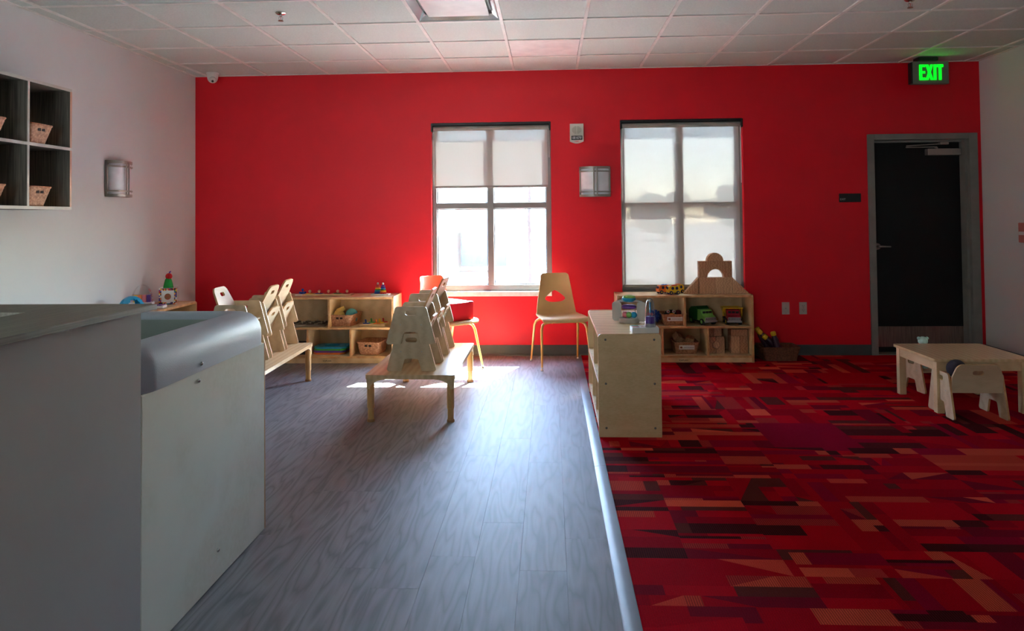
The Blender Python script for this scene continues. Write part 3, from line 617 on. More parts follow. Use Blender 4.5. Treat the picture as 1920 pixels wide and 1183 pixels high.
# ------------------------------------------------------------------ baskets
def basket(name, label, cat, loc, rz, w0, l0, h0, flare=.82, m=None, hole=True, card=False, group='wicker baskets'):
    """w0 x l0 = top size (x,y), h0 height, woven relief"""
    m = m or WICK; p = thing(name, label, cat, loc, rz, group); q = MB(); rows = max(7, int(h0 / .0085)); nper = 88
    def ring(s, z, off):
        a, c = w0 / 2 * s + off, l0 / 2 * s + off; per = rpoly([(-a, -c), (a, -c), (a, c), (-a, c)], .018, 3)
        # resample to nper points
        P = [Vector(x_) for x_ in per]; seg = [(P[(i + 1) % len(P)] - P[i]).length for i in range(len(P))]; tot = sum(seg); out = []; i = 0; acc = 0
        for k in range(nper):
            d_ = tot * k / nper
            while acc + seg[i] < d_: acc += seg[i]; i += 1
            f = (d_ - acc) / max(seg[i], 1e-9); v = P[i].lerp(P[(i + 1) % len(P)], f); out.append(Vector((v.x, v.y, z)))
        return out
    rg = []
    for r in range(rows * 2 + 1):
        t_ = r / (rows * 2); z = .004 + t_ * (h0 - .006); s = flare + (1 - flare) * t_
        base = ring(s, z, 0); sgn = 1 if (r // 2) % 2 else -1; amp = .0022 if r % 2 else .0004
        rg.append([v + Vector((v.x, v.y, 0)).normalized() * amp * sgn * (1 if k % 4 < 2 else -1) for k, v in enumerate(base)])
    inner = [ring(1, h0, -.006), ring(flare, .012, -.006)]
    q.rings(rg + inner, cap0=True, cap1=True); q.build('woven_body', m, p, angle=2)
    q = MB(); q.tube(ring(1, h0, .001)[::2], .0052, 6, closed=True); q.build('rim', m, p)
    q = MB(); q.tube(ring(flare, .005, .001)[::2], .004, 6, closed=True); q.build('base_rim', m, p)
    if hole:
        q = MB(); zz = h0 * .74; s = flare + (1 - flare) * .74; yf = -l0 / 2 * s - .0034
        for xo in (-.019, .019): q.box(xo - .013, xo + .013, yf, yf + .003, zz - .009, zz + .009)
        q.build('handle_hole', mat('hole_dark', (36, 22, 14), .8), p)
    if card:
        s = flare + (1 - flare) * .62; yf = -l0 / 2 * s - .006
        q = MB(); q.box(-w0 * .31, w0 * .31, yf, yf + .001, h0 * .42, h0 * .78); q.build('label_card', PAPER, p)
        q = MB(); q.plate(ell(-w0 * .22, h0 * .6, .012, .009, 10), [], .0008, T(0, yf - .0005, 0), edge=0); q.build('card_picture', mat('card_brown', (150, 80, 50), .7), p)
        q = MB(); xx = -w0 * .12; rb = random.Random(int(w0 * 1e4))
        while xx < w0 * .26: l_ = rb.choice([.006, .01, .014]); q.box(xx, xx + l_, yf - .0008, yf, h0 * .585, h0 * .62); xx += l_ + .003
        q.build('card_line', mat('card_ink', (90, 80, 90), .7), p)
    return p
# shelf A (local front y = -.4)
basket('wicker_basket', 'small wicker basket of plush toys on the upper shelf of the left ply unit', 'basket', (1.565, -.215, .331), -.12, .245, .29, .108)
basket('wicker_basket', 'empty wicker basket with twin handle holes on the bottom of the left ply unit', 'basket', (1.83, -.222, .067), -.1, .22, .27, .118)
basket('wicker_basket', 'wicker basket with a picture card and black plush on the shelf under the right window', 'basket', (4.648, -.20, .331), 0, .225, .25, .10, card=True, hole=False)
basket('wicker_basket', 'wicker basket of loose wood blocks with a card, bottom of the right window shelf', 'basket', (4.752, -.195, .067), 0, .225, .25, .108, card=True, hole=False)
basket('wicker_basket', 'dark wicker basket of yellow capped bottles on the carpet beside the shelf', 'basket', (5.60, -.20, 0.004), 0, .34, .25, .125, .84, DWICK, hole=False)
# cubbies on the left wall
cub = thing('wall_cubby', 'dark woodgrain wall cubby with pale edges high on the left wall', 'cubby', (0, -2.33, 1.415))
CH = [0, .398, .795]; L3 = 1.21
b = MB(); bx('back_panel', DARKWOOD, cub, .001, .008, -L3, 0, 0, .795, 0)
for z in CH:
    bx('shelf_board', DARKWOOD, cub, .008, .294, -L3, 0, z, z + .016, 0); bx('edge_band', EDGEW, cub, .294, .298, -L3, 0, z - .002, z + .018, .001)
for k in range(4):
    y = -.403 * k
    for z0, z1 in ((.016, .398), (.414, .795)):
        bx('upright', DARKWOOD, cub, .008, .294, y - .016, y, z0, z1, 0); bx('edge_band', EDGEW if k else mat('warm_edge', (206, 160, 136), .45), cub, .294, .298, y - .017, y + .001, z0, z1, .001)
for k, (y, z, lab) in enumerate(((-2.60, 1.83, 'wicker basket in the upper far cubby on the left wall'), (-2.61, 1.432, 'wicker basket in the lower far cubby on the left wall'), (-3.01, 1.83, 'wicker basket cut by the left edge, upper near cubby'), (-3.01, 1.432, 'wicker basket cut by the left edge, lower near cubby'))):
    basket('wicker_basket', lab, 'basket', (.16, y, z), PI / 2, .21, .25, .125, .74, group='cubby baskets')

# ------------------------------------------------------------------ toddler tables
def toddler_table(label, loc, rz, L_=1.235, W_=.592, top=.31):
    p = thing('toddler_table', label, 'table', loc, rz, 'low maple toddler tables'); a, c = W_ / 2, L_ / 2
    q = MB(); q.plate(rpoly([(-a, -c), (a, -c), (a, c), (-a, c)], .022, 5), [], .028, T(0, 0, top - .014) @ RX(-PI / 2), edge=0); q.build('table_top', MAPLE, p, .004)
    for sx in (-1, 1):
        for sy in (-1, 1):
            x, y = sx * (a - .032), sy * (c - .034)
            q = MB(); q.lathe([(.024, top - .028), (.024, .09), (.0205, .088), (.0205, .016), (.024, .014), (.024, .003), (.021, 0)][::-1], 18, T(x, y, 0)); lg = q.build('leg', LEGW, p)
            q = MB(); q.lathe([(.0245, .0), (.0255, .004), (.0255, .014), (.0225, .018)], 18, T(x, y, 0)); q.build('leg_foot', mat('foot_tan', (170, 120, 70), .45), lg)
            # curved gussets
            n = 7; cur = [(.0, 0), (.115, 0)] + [(.115 - .1 * math.sin(PI / 2 * k / n), -.062 + .062 * math.cos(PI / 2 * k / n) - .004) for k in range(n + 1)] + [(0, -.066)]
            q = MB(); q.plate([(-sx * u, v) for u, v in cur], [], .022, T(x + sx * .016, y + sy * .014, top - .028), edge=0); q.build('gusset', PLY, p, .001, 1)
            q = MB(); q.plate([(-sy * u, v) for u, v in cur], [], .022, T(x + sx * .014, y + sy * .016, top - .028) @ RZ(PI / 2), edge=0); q.build('gusset', PLY, p, .001, 1)
    return p
toddler_table('low maple table in front of the left window with stacked chairs on it', (2.592, -1.725, 0), 0)
toddler_table('low maple table half hidden by the silver rimmed tub, stacked chairs on it', (1.268, -1.715, 0), .035)

def toddler_chair(label, W_=.29, ph=.25, back=.36, seat=.125, lean=.42, group='stacking toddler chairs'):
    """front faces -x, side panels at +-W/2 in y"""
    p = thing('toddler_chair', label, 'chair', (0, 0, 0), 0, group); th = .0125; k = ph / .25
    out = rpoly([(-.17, 0), (-.068, 0), (-.045, .082 * k), (.045, .082 * k), (.068, 0), (.17, 0), (.104, ph), (-.104, ph)], [.014, .008, .014, .014, .008, .014, .02, .02], 4)
    for s in (-1, 1):
        o = MB().plate(out, [slot(0, ph - .042, .078, .031)], th, T(0, s * (W_ / 2 - th / 2), 0)).build('side_panel', [PLYC, PLYE], p, .0012, 1)
        q = MB()
        for x, z in ((-.07, seat + .005), (.07, seat + .005)): q.lathe([(.004, 0), (.004, .001), (.002, .0018)], 10, T(x, s * (W_ / 2), z) @ RX(-PI / 2 * s))
        q.build('screws', mat('screw_zinc', (190, 190, 186), .3, metal=.8), o)
    iw = W_ / 2 - th - .001
    bx('seat', PLYC, p, -.115, .055, -iw, iw, seat - .006, seat + .006, .003)
    bh = (back - seat) / math.cos(lean) ; out = rpoly([(-iw, 0), (iw, 0), (iw, bh * .55), (iw * .8, bh), (-iw * .8, bh), (-iw, bh * .55)], [.006, .006, .05, .05, .05, .05], 6)
    x_top = .14; x_bot = x_top - bh * math.sin(lean)
    MB().plate(out, [slot(0, bh - .055, .07, .03)], .0125, T(x_bot, 0, seat) @ RY(lean) @ RZ(PI / 2)).build('backrest', [PLYC, PLYE], p, .0012, 1)
    return p
ch = toddler_chair('birch toddler chair, top one of the nearest stack on the window table')
Tb = .311
used = [0]
def put(x, y, z, rz, label):
    if not used[0]:
        used[0] = 1; ch.location = (x, y, z); ch.rotation_euler = (0, 0, rz); ch['label'] = label; return ch
    return copy_tree(ch, (x, y, z), rz, label)
put(2.582, -2.092, Tb + .181, 0, 'birch toddler chair, top one of the nearest stack on the window table')
put(2.582, -2.078, Tb, 0, 'birch toddler chair, bottom one of the nearest stack on the window table')
put(2.588, -1.775, Tb, 0, 'single birch toddler chair between the two stacks on the window table')
put(2.59, -1.46, Tb, 0, 'birch toddler chair, bottom one of the farthest stack on the window table')
put(2.575, -1.475, Tb + .205, -.09, 'birch toddler chair, tilted top one of the farthest stack on the window table')
for yy_, z, r, lab in ((-1.285, 0, 0, 'birch toddler chair, bottom of the farthest stack on the half hidden table'), (-1.299, .181, 0, 'birch toddler chair, top of the farthest stack on the half hidden table'),
                       (-1.625, 0, 0, 'birch toddler chair, bottom of the middle stack on the half hidden table'), (-1.639, .165, 0, 'birch toddler chair, top of the middle stack on the half hidden table'),
                       (-1.98, 0, PI, 'birch toddler chair, bottom of the stack facing the aisle beside the tub rim'), (-1.994, .185, PI, 'birch toddler chair with pale upright back, top of the stack beside the tub rim')):
    put(1.289 - (yy_ + 1.7) * .035, yy_, Tb + z, r + .035, lab)

# ------------------------------------------------------------------ play table at the right and its chairs
p = thing('play_table', 'square light wood play table on the carpet in front of the door', 'table', (6.37, -1.79, .004)); a, c = .315, .302; top = .362
q = MB(); q.plate(rpoly([(-a, -c), (a, -c), (a, c), (-a, c)], .02, 5), [], .02, T(0, 0, top - .01) @ RX(-PI / 2), edge=0); q.build('table_top', MAPLE, p, .006, 3)
for sx in (-1, 1):
    for sy in (-1, 1): bx('leg', PLY, p, sx * (a - .042) - .024, sx * (a - .042) + .024, sy * (c - .04) - .024, sy * (c - .04) + .024, 0, top - .02, .003)
for s in (-1, 1): bx('apron', PLY, p, -a + .066, a - .066, s * (c - .028) - .009, s * (c - .028) + .009, top - .082, top - .02, .002); bx('apron', PLY, p, s * (a - .03) - .009, s * (a - .03) + .009, -c + .064, c - .064, top - .082, top - .02, .002)
c1 = toddler_chair('light wood toddler chair, back to the viewer, pushed to the play table', .345, .285, .352, .165, .18, 'play table chairs')
c1.location = (6.262, -2.085, .004); c1.rotation_euler = (0, 0, -PI / 2 - .02)
c2 = toddler_chair('light wood toddler chair seen between the play table legs at the door side', .33, .25, .30, .15, .18, 'play table chairs')
c2.location = (6.40, -1.36, .004); c2.rotation_euler = (0, 0, PI / 2 + .12)
o = MB().ball((0, 0, 0), .06, 24).build('plush_ball', mat('dark_plush', (52, 40, 50), .95, bump=.8, bscale=120)); o.location = (6.160, -2.153, .315); tag(o, 'dark purple soft ball wedged in the near play table chair, by its left arm', 'ball')
p = thing('plush_toy', 'pale aqua plush toy peeping over the far edge of the play table', 'toy', (6.315, -1.43, .16))
MB().ball((0, 0, .1), .05, 14, sc=(1, .8, 1.9)).build('body', PLUSHG, p); MB().ball((-.01, 0, .215), .034, 16).build('head', PLUSHG, p)
for s in (-1, 1): MB().ball((s * .03 - .01, 0, .235), .013, 10).build('ear', PLUSHG, p)

# ------------------------------------------------------------------ plastic chairs
def shell_chair(label, loc, rz, mleg):
    """front faces -y; seat height .43"""
    p = thing('school_chair', label, 'chair', loc, rz, 'tan plastic school chairs')
    prof = [(-.205, .408, .0), (-.20, .424, 0), (-.17, .434, .2), (-.08, .428, .6), (.02, .420, 1), (.10, .420, 1), (.15, .432, .9), (.18, .462, .8), (.195, .52, .7), (.205, .60, .7), (.215, .68, .8), (.225, .75, .8), (.232, .795, .6), (.234, .812, .4)]
    widths = [.19, .205, .213, .213, .208, .20, .192, .186, .178, .165, .152, .140, .132, .112]
    NV, NU = 72, 44
    def samp(t):
        f = t * (len(prof) - 1); i = min(int(f), len(prof) - 2); g = f - i
        def cr_(A, k):
            a = A[max(i - 1, 0)][k]; b_ = A[i][k]; c_ = A[i + 1][k]; d_ = A[min(i + 2, len(A) - 1)][k]
            return .5 * ((2 * b_) + (c_ - a) * g + (2 * a - 5 * b_ + 4 * c_ - d_) * g * g + (3 * b_ - a - 3 * c_ + d_) * g ** 3)
        W_ = [(x,) for x in widths]; return cr_(prof, 0), cr_(prof, 1), cr_(prof, 2), cr_(W_, 0)
    def P(u, v):
        y, z, cv, wd = samp(v); e = abs(u) ** 2.2 * cv
        if v > .55: return Vector((u * wd, y - .045 * e, z + .0 * e))
        if v > .42: k_ = (v - .42) / .13; return Vector((u * wd, y - .045 * e * k_, z + .022 * e * (1 - k_)))
        return Vector((u * wd, y, z + .022 * e))
    # hole (u,v) centre, rounded diamond
    hc = (0, .675)
    def hn(u, v):   # superellipse norm of the hole
        e_ = 1.25 if v > hc[1] else 2.2
        return ((abs(u - hc[0]) / .58) ** e_ + (abs(v - hc[1]) / (.068 if v > hc[1] else .034)) ** e_) ** (1 / e_)
    q = MB(); G = {}; UV = {}
    for j in range(NV + 1):
        for i in range(NU + 1):
            UV[i, j] = [-1 + 2 * i / NU, j / NV]
    dead = set()
    def inside(u, v):
        return hn(u, v) < 1
    for j in range(NV):
        for i in range(NU):
            if inside(-1 + 2 * (i + .5) / NU, (j + .5) / NV): dead.add((i, j))
    bd = set()
    for (i, j) in dead:
        for a_, c_ in ((i, j), (i + 1, j), (i, j + 1), (i + 1, j + 1)):
            nb = [(a_ - 1, c_ - 1), (a_, c_ - 1), (a_ - 1, c_), (a_, c_)]
            if any(x not in dead for x in nb): bd.add((a_, c_))
    for k in bd:
        r = hn(*UV[k]); UV[k] = [hc[0] + (UV[k][0] - hc[0]) / r, hc[1] + (UV[k][1] - hc[1]) / r]
    for k, (u, v) in UV.items(): G[k] = q.bm.verts.new(P(u, v))
    for j in range(NV):
        for i in range(NU):
            if (i, j) not in dead: q.face([G[i, j], G[i + 1, j], G[i + 1, j + 1], G[i, j + 1]])
    for v_ in [v_ for v_ in q.bm.verts if not v_.link_faces]: q.bm.verts.remove(v_)
    sh = q.build('shell_seat', TAN, p, angle=1.3); sm = sh.modifiers.new('solid', 'SOLIDIFY'); sm.thickness = .007; sm.offset = -1
    bv = sh.modifiers.new('bev', 'BEVEL'); bv.width = .002; bv.segments = 2; bv.limit_method = 'ANGLE'; bv.angle_limit = .9
    # frame: two U shaped tubes plus feet
    for s in (-1, 1):
        for yt, yb_ in ((-.13, -.235), (.13, .235)):
            q = MB(); pts = [(s * .0, yt, .405), (s * .12, yt, .405), (s * .165, yt, .40), (s * .192, yt * 1.08, .382), (s * .205, yt * 1.18, .345), (s * .222, yb_, .02)]
            q.tube(pts, [.0125, .0125, .0125, .0125, .0122, .0085], 12); lg = q.build('leg', mleg, p, angle=1.5)
            q = MB(); q.lathe([(.012, 0), (.014, .004), (.012, .012), (.009, .016), (.0095, .034)], 14, T(s * .2225, yb_ * 1.002, 0)); q.build('glide', CHROME, lg)
    q = MB(); q.tube([(-.11, -.15, .402), (-.11, .15, .402)], .010, 8); q.tube([(.11, -.15, .402), (.11, .15, .402)], .010, 8); q.build('seat_bracket', mleg, p)
    return p
shell_chair('tan plastic school chair standing alone beside the left window', (3.60, -.455, .0), math.radians(13), TANM)
shell_chair('tan plastic school chair behind the window table with a red cushion on it', (2.59, -.652, 0), math.radians(47), TANM)
cu = MB().box(-.16, .175, -.165, .165, .438, .60).build('seat_cushion', VINYLR, None, .012, 3); cu.location = (2.60, -.66, 0.0); cu.rotation_euler = (0, 0, math.radians(47)); tag(cu, 'thick red vinyl cushion lying on the seat of the tan chair', 'cushion')

# ------------------------------------------------------------------ toys on the left wall shelf
Zt = .611
p = thing('mosaic_box', 'toy box with a mosaic border and a red apple picture on the left wall shelf', 'toy', (.185, -.86, Zt), .42)
bx('box', WHITE, p, -.07, .07, -.07, .07, 0, .14, .002)
mr_ = random.Random(3); cols_ = [C_RED, C_YEL, C_GREEN, C_BLUE, C_ORG, BLK, WHITE, C_PUR]
q = MB(); n = 14; s_ = .14 / n
for i in range(n):
    for j in range(n):
        if 1 < i < n - 2 and 1 < j < n - 2: continue
        mi = mr_.randrange(len(cols_)); q.box(-.07 + i * s_, -.07 + (i + 1) * s_, -.0715, -.070, j * s_, (j + 1) * s_, mi)
        mi = mr_.randrange(len(cols_)); q.box(.070, .0715, -.07 + i * s_, -.07 + (i + 1) * s_, j * s_, (j + 1) * s_, mi)
o = q.build('mosaic_border', cols_, p); o['kind'] = 'stuff'
q = MB(); q.plate(ell(0, .068, .026, .027, 20), [], .001, T(0, -.0708, 0), edge=0); q.build('apple_print', mat('apple_print', (170, 60, 40), .5, var=(120, 90, 40), nscale=60), p)
MB().lathe([(.042, .139), (.034, .18), (.026, .21), (.018, .222)], 18).build('cloth_cone', flat('cone_green', (30, 140, 50), .8), p)
MB().ball((.004, 0, .238), .028, 18, sc=(1, 1, 1)).build('cloth_knob', flat('knob_red', (200, 20, 24), .8), p)
MB().tube([(.006, 0, .262), (.012, 0, .276), (.02, 0, .284)], [.005, .007, .003], 8).build('tassel', C_PUR, p)
p = thing('dome_toy', 'sky blue plastic dome toy with oval openings behind the grey ledge', 'toy', (.19, -1.43, Zt))
q = MB()
def dome(a_, z_, d_=0): return Vector(((.105 - d_) * math.cos(z_) * math.cos(a_), (.105 - d_) * math.cos(z_) * math.sin(a_), (.128 - d_) * math.sin(z_)))
NA, NZ = 48, 14; V = [[q.bm.verts.new(dome(2 * PI * i / NA, (PI / 2 - .12) * j / NZ)) for i in range(NA)] for j in range(NZ + 1)]
for j in range(NZ):
    for i in range(NA):
        ph = ((i + .5) % 12) / 12; 
        if ((ph - .5) / .33) ** 2 + ((j + .5 - 5.5) / 4.2) ** 2 < 1: continue
        q.face([V[j][i], V[j][(i + 1) % NA], V[j + 1][(i + 1) % NA], V[j + 1][i]])
q.face(V[NZ]); o = q.build('dome_shell', C_TEAL, p, angle=2); sm = o.modifiers.new('s', 'SOLIDIFY'); sm.thickness = .006
MB().lathe([(.108, 0), (.108, .008), (.1, .010)], 32).build('base_ring', C_TEAL, p)
MB().ball((0, 0, .03), .03, 12).build('inner_ball', BLK, p)
p = thing('arch_toy', 'clear domed toy holding coloured blocks on a white base by the left wall', 'toy', (.105, -1.13, Zt), .3)
bx('base', WHITE, p, -.085, .085, -.05, .05, 0, .045, .004)
for k, m_ in enumerate((C_YEL, C_ORG, C_PINK, C_PUR)): bx('block', m_, p, -.064 + k * .034, -.034 + k * .034, -.025, .025, .045, .105, .002)
q = MB(); q.rings([[Vector((.078 * math.cos(PI * k / 20), y, .044 + .145 * math.sin(PI * k / 20))) for k in range(21)] for y in (-.034, .034)], closed=False, cap0=False, cap1=False)
o = q.build('clear_dome', CLEARP, p, angle=2)
p = thing('keyboard_toy', 'flat white toy keyboard with coloured keys on the left wall shelf', 'toy', (.225, -1.17, Zt), .2)
bx('base', WHITE, p, -.09, .09, -.055, .055, 0, .022, .006)
for k, m_ in enumerate((C_LGRN, C_YEL, C_PINK, C_PINK, C_PUR, C_PUR)): bx('key', m_, p, -.08 + k * .026, -.057 + k * .026, -.042, .03, .022, .028, .002)

# ------------------------------------------------------------------ toys on and in shelf A
def peg(parent, x, y, z, r, m_, knob=None):
    q = MB(); q.cone((x, y, z), (x, y, z + .012), .004, .004, 8); q.ball((x, y, z + .018), r, 12); q.build('knob', knob or flat('peg_wood', (222, 190, 150), .5), parent)
p = thing('peg_puzzle', 'long wooden puzzle board with five round knobs on top of the left shelf', 'puzzle', (1.40, -.20, .611))
bx('board', PLY, p, -.235, .235, -.055, .055, 0, .014, .002)
for k, m_ in enumerate((C_YEL, C_BLUE, C_RED, C_GREEN, C_RED)):
    x = -.18 + k * .09; bx('piece', m_, p, x - .03, x + .03, -.03, .03, .014, .018, .002); peg(p, x, 0, .018, .014, m_)
p = thing('ring_stacker_board', 'pale wooden board carrying two rainbow ring stackers', 'toy', (1.905, -.205, .611)); bx('board', PALEPLY, p, -.085, .085, -.05, .05, 0, .012, .002)
rb = [C_BLUE, C_BLUE, C_TEAL, C_GREEN, C_YEL, C_ORG, C_RED, C_RED]; rb2 = [C_RED, C_ORG, C_YEL, C_GREEN, C_TEAL, C_BLUE, C_PUR, C_PUR]
for sx, yy_, order, lab in ((-.03, .014, rb, 'rainbow stack of rings with blue at the bottom, left of the pair'), (.026, -.012, rb2, 'rainbow stack of rings with red at the bottom, right of the pair')):
    for k, m_ in enumerate(order):
        R0 = .034 - k * .0024; q = MB()
        if order is rb2:
            for a_ in range(6): q.ball((sx + R0 * .62 * math.cos(a_ * PI / 3), yy_ + R0 * .62 * math.sin(a_ * PI / 3), .0175 + k * .0105), R0 * .42, 8, sc=(1, 1, .0055 / (R0 * .42)))
        else: q.lathe([(R0 * .4, .0125), (R0, .0135), (R0 + .001, .0175), (R0, .0215), (R0 * .4, .0225)], 20, T(sx, yy_, k * .0105))
        q.build('ring', m_, p)
    MB().ball((sx, yy_, .108), .010, 12).build('knob', WHITE, p)
p = thing('star_peg_toy', 'blue star shaped peg toy at the left end of the shelf top', 'toy', (1.15, -.2, .611))
bx('board', PALEPLY, p, -.06, .06, -.045, .045, 0, .012, .002)
q = MB(); q.plate([((.035 if k % 2 else .018) * math.cos(k * PI / 5), (.035 if k % 2 else .018) * math.sin(k * PI / 5)) for k in range(10)], [], .02, T(0, 0, .024) @ RX(PI / 2), edge=0); q.build('star', C_BLUE, p, .002)
peg(p, 0, 0, .034, .012, None, C_BLUE)
# upper right puzzle with ducks
p = thing('knob_puzzle', 'wooden tray puzzle with blue, green, orange and red ducks, beside the plush basket', 'puzzle', (1.84, -.235, .331), 0)
bx('tray', PLY, p, -.11, .13, -.085, .10, 0, .018, .002)
for x, y, m_ in ((-.055, -.04, C_BLUE), (-.02, .035, C_GREEN), (.045, -.045, C_ORG), (.065, .01, C_YEL), (.09, .055, C_RED)):
    q = MB(); q.plate(ell(x, y, .034, .018, 16) if 1 else [], [], .008, T(0, 0, .022) @ RX(-PI / 2), edge=0); q.ball((x - .006, y, .036), .011, 10, sc=(.8, .8, 1.3)); q.ball((x - .008, y, .05), .0095, 10); q.build('duck_piece', m_, p)
# upper left dark puzzle
p = thing('knob_puzzle', 'grey wooden puzzle tray full of dark knobbed pieces on the upper left shelf', 'puzzle', (1.20, -.2, .331))
bx('tray', mat('grey_tray', (150, 134, 118), .6), p, -.19, .2, -.13, .12, 0, .016, .002)
rz_ = random.Random(5)
for i in range(4):
    for j in range(3):
        x, y = -.13 + i * .095 + rz_.uniform(-.01, .01), -.08 + j * .08
        q = MB(); q.plate(rpoly([(x - .034, y - .02), (x + .01, y - .03), (x + .036, y), (x + .01, y + .028), (x - .03, y + .02)], .008, 3), [], .006, T(0, 0, .019) @ RX(-PI / 2), edge=0); q.build('piece', mat('piece_brown', (84, 64, 54), .6), p)
        q = MB(); q.ball((x, y, .03), .0085, 10); q.build('knob', mat('knob_pale', (200, 184, 160), .5), p)
# plush in basket
p = thing('plush_toy', 'yellow plush toy in the basket on the left ply shelf', 'toy', (1.515, -.23, .36)); MB().ball((0, 0, .06), .052, 16, sc=(1.0, .9, .95)).build('body', PLUSHY, p); MB().tube([(-.04, -.02, .05), (.0, -.01, .105), (.05, 0, .135)], [.03, .03, .018], 12).build('arm', PLUSHY, p); MB().ball((.045, -.06, .055), .018, 10).build('foot', C_ORG, p)
p = thing('plush_toy', 'teal patterned plush ball toy at the right of the left shelf basket', 'toy', (1.625, -.205, .36)); MB().ball((0, 0, .066), .058, 18).build('body', PLUSHT, p); MB().ball((.012, -.01, .03), .045, 14).build('tail', PLUSHT, p)
# mirror frames stack bottom
out = rpoly([(-.155, -.07), (-.115, -.11), (.115, -.11), (.155, -.07), (.155, .07), (.115, .11), (-.115, .11), (-.155, .07)], .015, 4)
for k, (m_, lab) in enumerate(((C_ORG, 'orange eight sided foam frame, lowest of its stack'), (C_PUR, 'purple eight sided foam frame, second from the bottom'), (C_GREEN, 'green eight sided foam frame, second from the top'), (C_TEAL, 'sky blue eight sided foam frame with oval opening, top of its stack'))):
    o = MB().plate(out, [ell(0, 0, .075, .055, 24), ell(-.125, 0, .013, .018, 10), ell(.125, 0, .013, .018, 10)], .0165, T(0, 0, .0085) @ RX(-PI / 2), edge=0).build('foam_frame', m_, None, .003); o.location = (1.43 + .003 * k, -.205, .0675 + k * .0175); tag(o, lab, 'toy', 'foam frames stacked in the left shelf')
o = MB().box(-.11, .11, -.12, .12, 0, .09).build('dark_bin', mat('dark_bin', (60, 44, 36), .6), None, .006); o.location = (1.12, -.2, .0675); tag(o, 'dark low bin at the bottom left behind the table leg', 'bin')

# ------------------------------------------------------------------ toys on shelf C
ZC = .6185
p = thing('drum_toy', 'white framed rolling ball toy with green and blue drum on the end-on shelf', 'toy', (4.045, -2.12, ZC), -.25)
q = MB(); q.lathe([(.066, 0), (.07, .008), (.066, .03), (.05, .034)], 28); q.build('base', OFFW, p)
q = MB(); q.lathe([(.045, .034), (.045, .105), (.038, .112)], 24); q.build('clear_drum', CLEARP, p)
q = MB(); q.lathe([(.046, .094), (.05, .10), (.048, .112), (.04, .116)], 24); q.build('purple_cap', C_PUR, p)
for s in (-1, 1):
    q = MB(); q.plate(rpoly([(-.012, 0), (.05, 0), (.05, .13), (-.012, .13)], .02, 4), [], .014, T(s * .084 - (.02 if s > 0 else .018), 0, .008), edge=0); q.build('post', OFFW, p, .004)
q = MB(); q.tube([(-.085, 0, .136), (-.05, 0, .146), (0, -.028, .142), (.05, 0, .146), (.085, 0, .136)], .0085, 10); q.tube([(-.085, 0, .136), (-.05, 0.03, .140), (0, .04, .136), (.05, .03, .140), (.085, 0, .136)], .0085, 10); q.build('handle', OFFW, p)
for x, y, m_ in ((-.022, -.03, C_PINK), (.004, -.036, C_LGRN), (.036, -.032, C_TEAL)): MB().ball((x, y, .055), .021, 14, sc=(1, .8, 1)).build('ball', m_, p)
MB().lathe([(.034, .14), (.045, .152), (.046, .165), (.034, .172)], 24, T(0, 0, 0)).build('drum_rim', C_TEAL, p); MB().lathe([(.044, .166), (.040, .178), (.020, .184)], 24).build('drum_top', C_LGRN, p)
p = thing('light_box_toy', 'square white toy base with printed pad at the near end of the end-on shelf', 'toy', (4.092, -2.545, ZC), .03)
bx('base', WHITE, p, -.082, .082, -.055, .055, 0, .035, .004)
for k, m_ in enumerate((C_TEAL, C_LGRN, C_ORG, C_PUR)): bx('printed_strip', m_, p, -.074, -.034, .028 - k * .018, .045 - k * .018, .035, .0358, 0)
q = MB(); q.plate(ell(-.012, -.005, .010, .006, 12), [], .0008, T(0, 0, .0355) @ RX(-PI / 2), edge=0); q.build('printed_mark', C_RED, p)
p = thing('bead_tube', 'clear bullet shaped tube of purple beads standing on the white toy base', 'toy', (4.128, -2.55, ZC + .0358))
q = MB(); q.lathe([(.032, 0), (.031, .05), (.029, .10), (.024, .145), (.016, .165), (.006, .172)], 24); q.build('clear_tube', CLEAR, p)
MB().lathe([(.033, 0), (.034, .014), (.031, .02)], 24).build('foot', C_GREY, p)
MB().lathe([(.028, .02), (.027, .06), (.02, .062)], 20).build('purple_beads', C_PUR, p)
rz2 = random.Random(8); q = MB()
for k in range(26): a_ = rz2.uniform(0, 2 * PI); r = rz2.uniform(0, .019); q.ball((r * math.cos(a_), r * math.sin(a_), .066 + rz2.uniform(0, .018)), .005, 6)
o = q.build('pink_beads', C_PINK, p); o['kind'] = 'stuff'
MB().tube([(0, 0, .06), (0, 0, .15)], .006, 8).build('rod', C_TEAL, p); MB().ball((0, 0, .156), .010, 10).build('top_cap', mat('cream', (240, 220, 190), .4), p)
p = thing('small_box', 'small white patterned box low in the end-on shelf', 'box', (3.90, -2.36, .0717)); bx('carton', WHITE, p, -.04, .05, -.05, .05, 0, .10, .003); bx('band', C_BLUE, p, -.0415, .0515, -.0515, .0515, .03, .05, .001)

